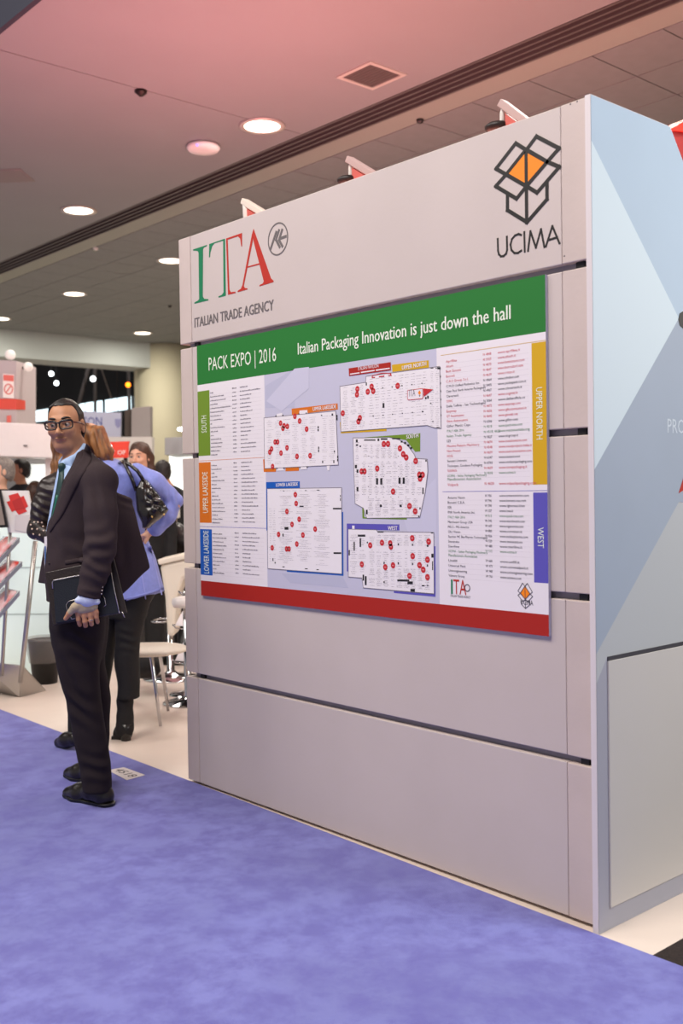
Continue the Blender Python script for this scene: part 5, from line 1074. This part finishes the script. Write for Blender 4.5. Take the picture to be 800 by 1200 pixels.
b = MB(); wallbox(b, A, B, 0, 1.10, .5, n); b.build('front_panel', mat('counter_cream', '#d4bfa9', .5), ctr, bevel=.005)
b = MB(); wallbox(b, A-RT*.02+n*.03, B+RT*.02+n*.03, 1.10, 1.20, .6, n); b.build('top', m_white, ctr, bevel=.01)
# black office chair by the man in black
oc = empty('office_chair', onz(212, 770, 0), 'rounded black office chair under the man in black by the wall edge', 'chair'); P7 = PD(8.3)
s_ = Sdf(.01); s_.ell(P7(207, 634, .0), (.11, .10, .15), None, .02); s_.cap(P7(207, 634, 0), P7(222, 640, 0), .12, .12, .03); s_.mesh('backrest', m_leather, oc, 1); c1 = P7(214, 780, 0); c1[2] = 0
b = MB(); b.lathe(c1, [(.24, 0), (.24, .03), (.04, .06), (.03, .45), (.22, .47), (.23, .53), (.05, .55)], 20); b.build('seat', m_leather, oc)
# dark bag under the chair
bg = empty('tote_bag', onz(165, 787, 0), 'slumped black bag on the floor behind the chrome chair legs', 'bag'); P8 = PD(6.9)
s_ = Sdf(.008); s_.ell(P8(166, 779, .0), (.16, .12, .085), None, .03); s_.ell(P8(160, 770, .0), (.10, .08, .07), None, .03); s_.mesh('bag_body', m_blackcloth, bg, 2, disp=folds([], .006, 40, 3), cut=lambda X, Y, Z: .004-Z)
b = MB(); b.tube([P8(156, 768, .05), P8(160, 757, .06), P8(168, 757, .06), P8(172, 768, .05)], .008, 8); b.build('handle', m_blackcloth, bg)

# brochure stand of leaning steel posts with acrylic trays
bs_ = empty('brochure_stand', onz(20, 812, 0), 'leaning steel brochure stand with slanted acrylic trays of red leaflets at left', 'brochure stand'); D5 = 6.95; P9 = PD(D5)
b = MB(); b.tube([P9(24, 800, .15), P9(41.5, 634, .15)], .016, 10); b.build('post', m_steel, bs_)
b = MB(); b.tube([P9(2, 792, .2), P9(8, 690, .2), P9(12, 620, .2)], .012, 10); b.build('post', m_steel, bs_)
f0, f1, f2, f3 = onz(-30, 805, 0), onz(22.5, 817, 0), P9(25, 780, .15), P9(-25, 775, .15)
b = MB(); b.prism([f0, f1, f2, f3], -TW*.02); b.build('foot_plate', m_steel, bs_)
b = MB(); b.prism([f1+RT*.005, onz(53, 809.5, 0), P9(25.6, 780, .15)], -TW*.015+RT*.002); b.build('foot_gusset', m_steel, bs_)
m_acr = mat('acrylic', '#d8dcdc', .1, alpha=.45, spec=.6); m_redp = mat('red_leaflet', '#d84a3e', .45, col2='#eddcda', vscale=9)
for k, (xr, yt, xb, yb) in enumerate(((23, 630, -12, 668), (26, 658, -14, 700), (23, 692.5, -14, 735))):
    L = 46; A_, B_ = P9(xr, yt, .22), P9(xb, yb, .22); C_, D_ = P9(xr-1, yt+4, .30), P9(xb, yb+6, .30)
    b = MB(); b.prism([A_, B_, B_-TW*.28-RT*.2, A_-TW*.28-RT*.2], UP*-.012); tr_ = b.build('tray', m_acr, bs_)
    b = MB(); b.prism([A_, B_, B_-UP*.03, A_-UP*.03], TW*.006); b.build('tray_lip', m_steel, tr_)
    b = MB(); u = (B_-A_); b.prism([A_+u*.10+UP*.012, A_+u*.85+UP*.012, A_+u*.85+UP*.012-RT*.16-TW*.1, A_+u*.10+UP*.012-RT*.10-TW*.1], UP*.012)
    tag(b.build('brochure', m_redp), ('red and white brochure on the top acrylic tray', 'red and white brochure on the middle acrylic tray', 'red and white brochure on the lowest acrylic tray')[k], 'brochure', 'brochures on the leaning stand')
# lit pale glass wall behind the stand
m_glass = mat('frosted_panel', '#e0efe9', .25, emit='#dff2ea', estr=.15)
q0, q1 = onz(-60, 790, 0), onz(84, 790, 0)
lg_ = empty('light_wall', (q0+q1)/2, 'pale mint illuminated panel wall behind the brochure stand', 'panel wall'); nn = np.cross(UP, q1-q0); nn /= np.linalg.norm(nn); nn = nn if nn@TW > 0 else -nn
b = MB(); wallbox(b, q0, q1, 0, 1.20, .05, nn); b.build('panel', m_glass, lg_)
b = MB(); wallbox(b, q0+nn*.2, q1-RT*.62+nn*.2, 1.08, 1.20, .5, nn); b.build('ledge', m_white, lg_, bevel=.005)
for z_ in (.45, .8): b = MB(); wallbox(b, q0+nn*.006, q1+nn*.006, z_, z_+.008, .004, nn); b.build('panel_joint', mat('joint_grey', '#b9c6c2', .5), lg_)
# red box graphic board, black tablet
gb = empty('graphic_board', P9(20, 620, .2), 'white board with a red unfolded box picture on the ledge', 'graphic board')
def gpl(pts, t=.22): return [P9(x/7.5, 480+y/7.5, t) for x, y in pts]
b = MB(); b.prism(gpl([(10,712),(248,712),(290,925),(265,1090),(70,1080)]), -TW*.02); b.build('board', m_white, gb)
b = MB(); b.prism(gpl([(75,755),(158,732),(180,770),(208,757),(248,850),(222,868),(238,895),(165,925),(135,885),(105,900),(58,812),(90,800)], .222), TW*.002); b.build('red_box_print', mat('print_red', '#d3332c', .5), gb)
b = MB(); b.prism(gpl([(105,805),(180,770),(222,868),(135,885)], .2245), TW*.001); b.build('red_box_print', mat('print_dark_red', '#b92a26', .5), gb)
b = MB(); b.prism(gpl([(135,925),(285,925),(262,1085),(130,1060)], .223), TW*.002); b.build('lower_print', mat('print_greyish', '#d5ccc9', .5), gb)
tb = empty('tablet_display', P9(2, 620, .25), 'black framed tablet screen at the left edge in front of the board', 'tablet')
b = MB(); b.prism([P9(-14, 575, .26), P9(.8, 574, .26), P9(9.5, 618, .27), P9(-10, 619, .27)], -TW*.015); b.build('frame', m_leather, tb)
b = MB(); b.prism([P9(-13, 579, .262), P9(-1, 579, .262), P9(6, 615, .272), P9(-9, 616, .272)], TW*.002); b.build('screen', mat('tablet_screen', '#8d7f74', .2), tb)
# waste bin with a clear bag
bn = empty('waste_bin', onz(53, 803, 0), 'black waste bin lined with a clear plastic bag by the stand', 'bin'); c1 = onz(53, 800, 0); r_t = .118; mm = FPX/7.25
b = MB(); b.lathe(c1, [(.085, .0), (.115, .31), (.118, .312), (.108, .30), (.08, .02)], 28); b.build('bin', mat('bin_black', '#171514', .4), bn)
s_ = Sdf(.008); b = MB(); b.lathe(c1, [(.108, .15), (.122, .22), (.127, .28), (.130, .318), (.120, .33), (.108, .30), (.100, .24)], 28)
b.build('bag_liner', mat('clear_bag', '#a8a29e', .2, alpha=.32, spec=.7, bump=1.0, bscale=25), bn)

# ================================================================== BOOTHS AND HALL BEHIND
# white fascia booth at left
D8 = 10.5; PA = PD(D8)
fb = empty('white_booth', PA(20, 600, 0)*np.array([1, 1, 0]), 'white booth with deep fascia behind the man at left', 'booth')
b = MB(); b.prism([PA(-80, 492, 0), PA(64, 497.5, 0), PA(66, 537, 0), PA(-80, 532, 0)], -TW*.75); b.build('fascia', m_white, fb, bevel=.01)
b = MB(); b.prism([PA(-80, 528, -1.4), PA(66, 533, -1.4), PA(66, 760, -1.4), PA(-80, 760, -1.4)], -TW*.1); b.build('back_wall', mat('booth_grey', '#a9aaa8', .7), fb)
b = MB(); b.prism([PA(53, 536, -.2), PA(61, 536, -.2), PA(61, 750, -.2), PA(53, 750, -.2)], -TW*.2); b.build('post', m_white, fb)
b = MB(); b.prism([PA(30, 544, -.9), PA(53, 544, -.9), PA(53, 575, -.9), PA(30, 575, -.9)], -TW*.02); b.build('lit_panel', mat('lit_panel', '#f4f7f4', .4, emit='#f4fbf6', estr=.9), fb)
b = MB(); b.prism([PA(27, 521.3, .02), PA(32, 521.3, .02), PA(31, 523.5, .02), PA(28, 523.5, .02)], -TW*.01); b.build('mark', m_lgrey, fb)
b = MB(); b.prism([PA(0, 534, -.6), PA(12, 533, -.6), PA(12, 537, -.6), PA(0, 539, -.6)], -TW*.01); b.build('mark', m_lgrey, fb)
# grey booth column with red stripe and small sign
D9 = 11.5; PB = PD(D9); gc = empty('booth_tower', PB(10, 600, 0)*np.array([1, 1, 0]), 'grey booth tower with red stripe and small sign at the left edge', 'tower')
b = MB(); b.prism([PB(-60, 418, 0), PB(19, 423, 0), PB(19, 505, 0), PB(-60, 503, 0)], -TW*.6); b.prism([PB(19, 423, 0), PB(30, 426, -.3), PB(30, 505, -.3), PB(19, 505, 0)], -TW*.4); b.build('body', mat('tower_grey', '#b4a9a9', .6), gc)
b = MB(); b.prism([PB(-60, 466, .01), PB(19.2, 467.5, .01), PB(29.8, 469.5, -.28), PB(29.8, 480, -.28), PB(19.2, 480, .01), PB(-60, 478, .01)], TW*.004); b.build('red_stripe', mat('stripe_red', '#cf4636', .5), gc)
b = MB(); b.prism([PB(3.5, 438, .012), PB(16.5, 439, .012), PB(16.5, 467, .012), PB(3.5, 466, .012)], TW*.006); sg = b.build('sign_plate', m_white, gc)
b = MB(); b.prism([PB(4, 439, .020), PB(16, 440, .020), PB(16, 447, .020), PB(4, 446, .020)], TW*.002); b.build('sign_band', mat('sign_pink', '#d8655a', .5), sg)
b = MB(); cc = PB(10, 456, .022); b.tube([cc+RT*.045*math.cos(a)+UP*.055*math.sin(a) for a in np.linspace(0, 2*math.pi, 17)[:-1]], .006, 6, True); b.tube([cc-RT*.03-UP*.04, cc+RT*.03+UP*.04], .006, 6); b.build('sign_symbol', mat('sign_pink', ''), sg)
b = MB(); b.prism([PB(8, 487, .012), PB(13, 487, .012), PB(13, 495, .012), PB(8, 495, .012)], TW*.004); b.build('red_emblem', mat('sign_pink', ''), gc)
# hall spotlights, truss tubes
for (x, y, r, lb, off) in ((33, 430, .055, 'large white globe lamp beside the grey tower', (-.12, -.02)), (12, 416, .06, 'round pale lamp standing on the grey tower top', (0, -.1))):
    p = dep(x, y, 11.7); t = empty('globe_lamp', p, lb, 'lamp'); b = MB(); b.ball(p, r, 14); b.build('bulb', mat('globe_white', '#d8d2cc', .3, emit='#e8e0d8', estr=.3), t)
    b = MB(); b.tube([p, p+RT*off[0]+UP*off[1]], .015, 6); b.build('stem', m_metal_dark, t)
for (x, y, r, col, lb) in ((60, 438, .065, 'l', 'bright hall spotlight above the man\'s head, left one'), (66, 449, .06, 'l', 'small warm hall spotlight just above the man\'s hair'), (109, 444, .07, 'l', 'bright hall spotlight in the dark ceiling, middle'),
       (160.5, 434.5, .07, 'l', 'bright hall spotlight right under the soffit beam'), (150, 451, .065, 'o', 'orange hall lamp in the dark ceiling')):
    p = dep(x, y, 27); t = empty('hall_lamp', p, lb, 'ceiling light', 'hall lamps'); b = MB(); b.ball(p, r, 12)
    b.build('bulb', {'l': mat('spot_glow', '#ffffff', .3, emit='#f4fbff', estr=6), 'o': mat('orange_glow', '#ff8a1e', .3, emit='#ff7a14', estr=5)}[col], t)
    b = MB(); b.tube([p+UP*r*.8, np.array([p[0], p[1], 9.5])], .012, 6); b.build('stem', m_metal_dark, t)
for (a, c, D_, lb, r) in (((104.5, 428), (92, 474), 28, 'slanting grey truss tube across the dark hall opening', .05), ((111.5, 454), (111.5, 487), 29, 'vertical grey pipe in the dark hall above the sign', .05), ((151, 462), (152, 516), 30, 'vertical dark pipe under the orange lamp', .05), ((118, 430), (131, 468), 25.5, 'thin dark slanting cable in the hall', .02)):
    p0_, p1_ = dep(*a, D_), dep(*c, D_); u_ = (p0_-p1_)/(p0_-p1_)[2]; b = MB(); b.tube([p0_+u_*((9.49 if abs(a[0]-c[0]) < 2 else 8.9)-p0_[2]), p1_], r, 8); tag(b.build('hall_pipe', mat('pipe_grey', '#6e6763', .5)), lb, 'pipe')
for i in range(7):
    y_ = 4+i*2.6; b = MB(); b.box((-60, y_, 9.2-.2*(i % 2)), (-17.5, y_+.22, 9.5)); tag(b.build('roof_beam', mat('roof_beam_brown', '#3a2f29', .8)), 'dark roof beam running across the far dark hall ceiling', 'beam', 'far hall roof beams')
# hanging sign with violet letters
DS = 27; PS = PD(DS); hs_ = empty('hanging_sign', PS(120, 500, 0), 'white hanging sign with violet letters ending SON behind the man\'s head', 'sign')
b = MB(); b.prism([PS(76, 481, 0), PS(142, 483.5, 0), PS(141.5, 513, 0), PS(76, 516, 0)], -TW*.12); b.build('panel', mat('sign_white', '#dcd6e4', .5), hs_)
mb = MB(); a = PS(97.5, 499, .006); text_geo(mb, 'SON', a, RT, UP, 22/FPX*DS, 10/FPX*DS); mb.build('lettering', mat('sign_violet', '#5a5aa0', .5), hs_)
b = MB(); b.prism([PS(134.5, 491, .006), PS(141.5, 491, .006), PS(141, 499, .006), PS(138, 502, .006), PS(135, 498, .006)], TW*.004); b.build('crest', mat('sign_lilac', '#a9a3c8', .5), hs_)
b = MB()
for x in (100, 138): q_ = PS(x, 486, -.05); b.tube([q_, np.array([q_[0], q_[1], 9.5])], .012, 6)
b.build('hanger', m_metal_dark, hs_)
# red banner booth
DR = 14; PR = PD(DR); rb = empty('red_banner', PR(137, 526, 0), 'red banner with white lettering above the brown haired woman', 'banner')
b = MB(); b.prism([PR(100, 519, 0), PR(151, 517, 0), PR(150, 523, 0), PR(150, 536, 0), PR(100, 538, 0)], -TW*.06); b.build('cloth', mat('banner_red', '#dd3a26', .6), rb)
for x in (104, 147): q_ = PR(x, 530, -.12); b = MB(); b.tube([q_, np.array([q_[0], q_[1], 0])], .03, 8); b.build('post', m_metal_dark, rb)
mb = MB(); text_geo(mb, 'ET OF', PR(127, 533, .008), RT, UP, 20/FPX*DR, 5/FPX*DR); mb.build('lettering', m_white, rb)
b = MB()
b.tube([PR(126, 520, .3), PR(126, 520.5, .3)+RT*.01], .06, 12); bl = empty('banner_lamp', PR(126, 524, .3), 'glaring white spotlight next to the red banner', 'spotlight'); b2 = MB(); b2.ball(PR(126.5, 524, .35), .05, 12); b2.build('bulb', MATS['spot_glow'], bl); b2 = MB(); b2.tube([PR(126.5, 524, .35)+UP*.04, PR(126.5, 520, .15), PR(126.5, 522, .0)], .015, 6); b2.build('arm', m_metal_dark, bl)
# pale booth walls filling the middle distance
DW = 15; PW_ = PD(DW); mw = empty('distant_booth', PW_(110, 650, 0)*np.array([1, 1, 0]), 'pale grey distant booth wall behind the people', 'booth')
b = MB(); b.prism([PW_(60, 512, -.1), PW_(178, 512, -.1), PW_(178, 712, -.1), PW_(60, 712, -.1)], -TW*.2); b.build('wall', mat('booth_pale', '#c9c5c0', .7), mw)
b = MB(); b.prism([PW_(154, 478, -.3), PW_(176, 476, -.3), PW_(176, 516, -.3), PW_(154, 516, -.3)], -TW*.2); b.build('upper_panel', mat('booth_taupe', '#8d8683', .7), mw)
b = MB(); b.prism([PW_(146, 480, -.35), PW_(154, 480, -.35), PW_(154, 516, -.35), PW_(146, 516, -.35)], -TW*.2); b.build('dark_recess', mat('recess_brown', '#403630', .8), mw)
# grey sign box and lit white panel by the display wall
DG = 11; PG = PD(DG); gx = empty('grey_sign_box', PG(205, 522, 0), 'grey sign box on the beige wall beside the display wall', 'sign')
b = MB(); b.prism([PG(193, 513, 0), PG(230, 511, 0), PG(230, 531, 0), PG(193, 533, 0)], -TW*.85); b.build('box', mat('box_grey', '#8b8e8d', .6), gx)
lp_ = empty('lit_booth_panel', PG(212, 640, 0)*np.array([1, 1, 0]), 'bright white lit booth panel beside the display wall\'s left edge', 'panel')
b = MB(); b.prism([PG(198, 533.5, -.75), PG(232, 531.5, -.75), PG(232, 736, -.75), PG(198, 736, -.75)], -TW*.1); b.build('panel', mat('lit_panel', ''), lp_)
t = empty('wall_lamp', PG(212, 503, .1), 'small glowing lamp on the beige wall beside the display wall', 'wall lamp'); b = MB(); b.ball(PG(212.5, 503, .1), .028, 12, sx=1.6, sy=1.6, sz=.8); b.build('bulb', MATS['spot_glow'], t); b = MB(); b.tube([PG(212.5, 503, .1)-TW*.02, PG(212.5, 503, .1)-TW*.2], .015, 6); b.build('arm', m_metal_dark, t)
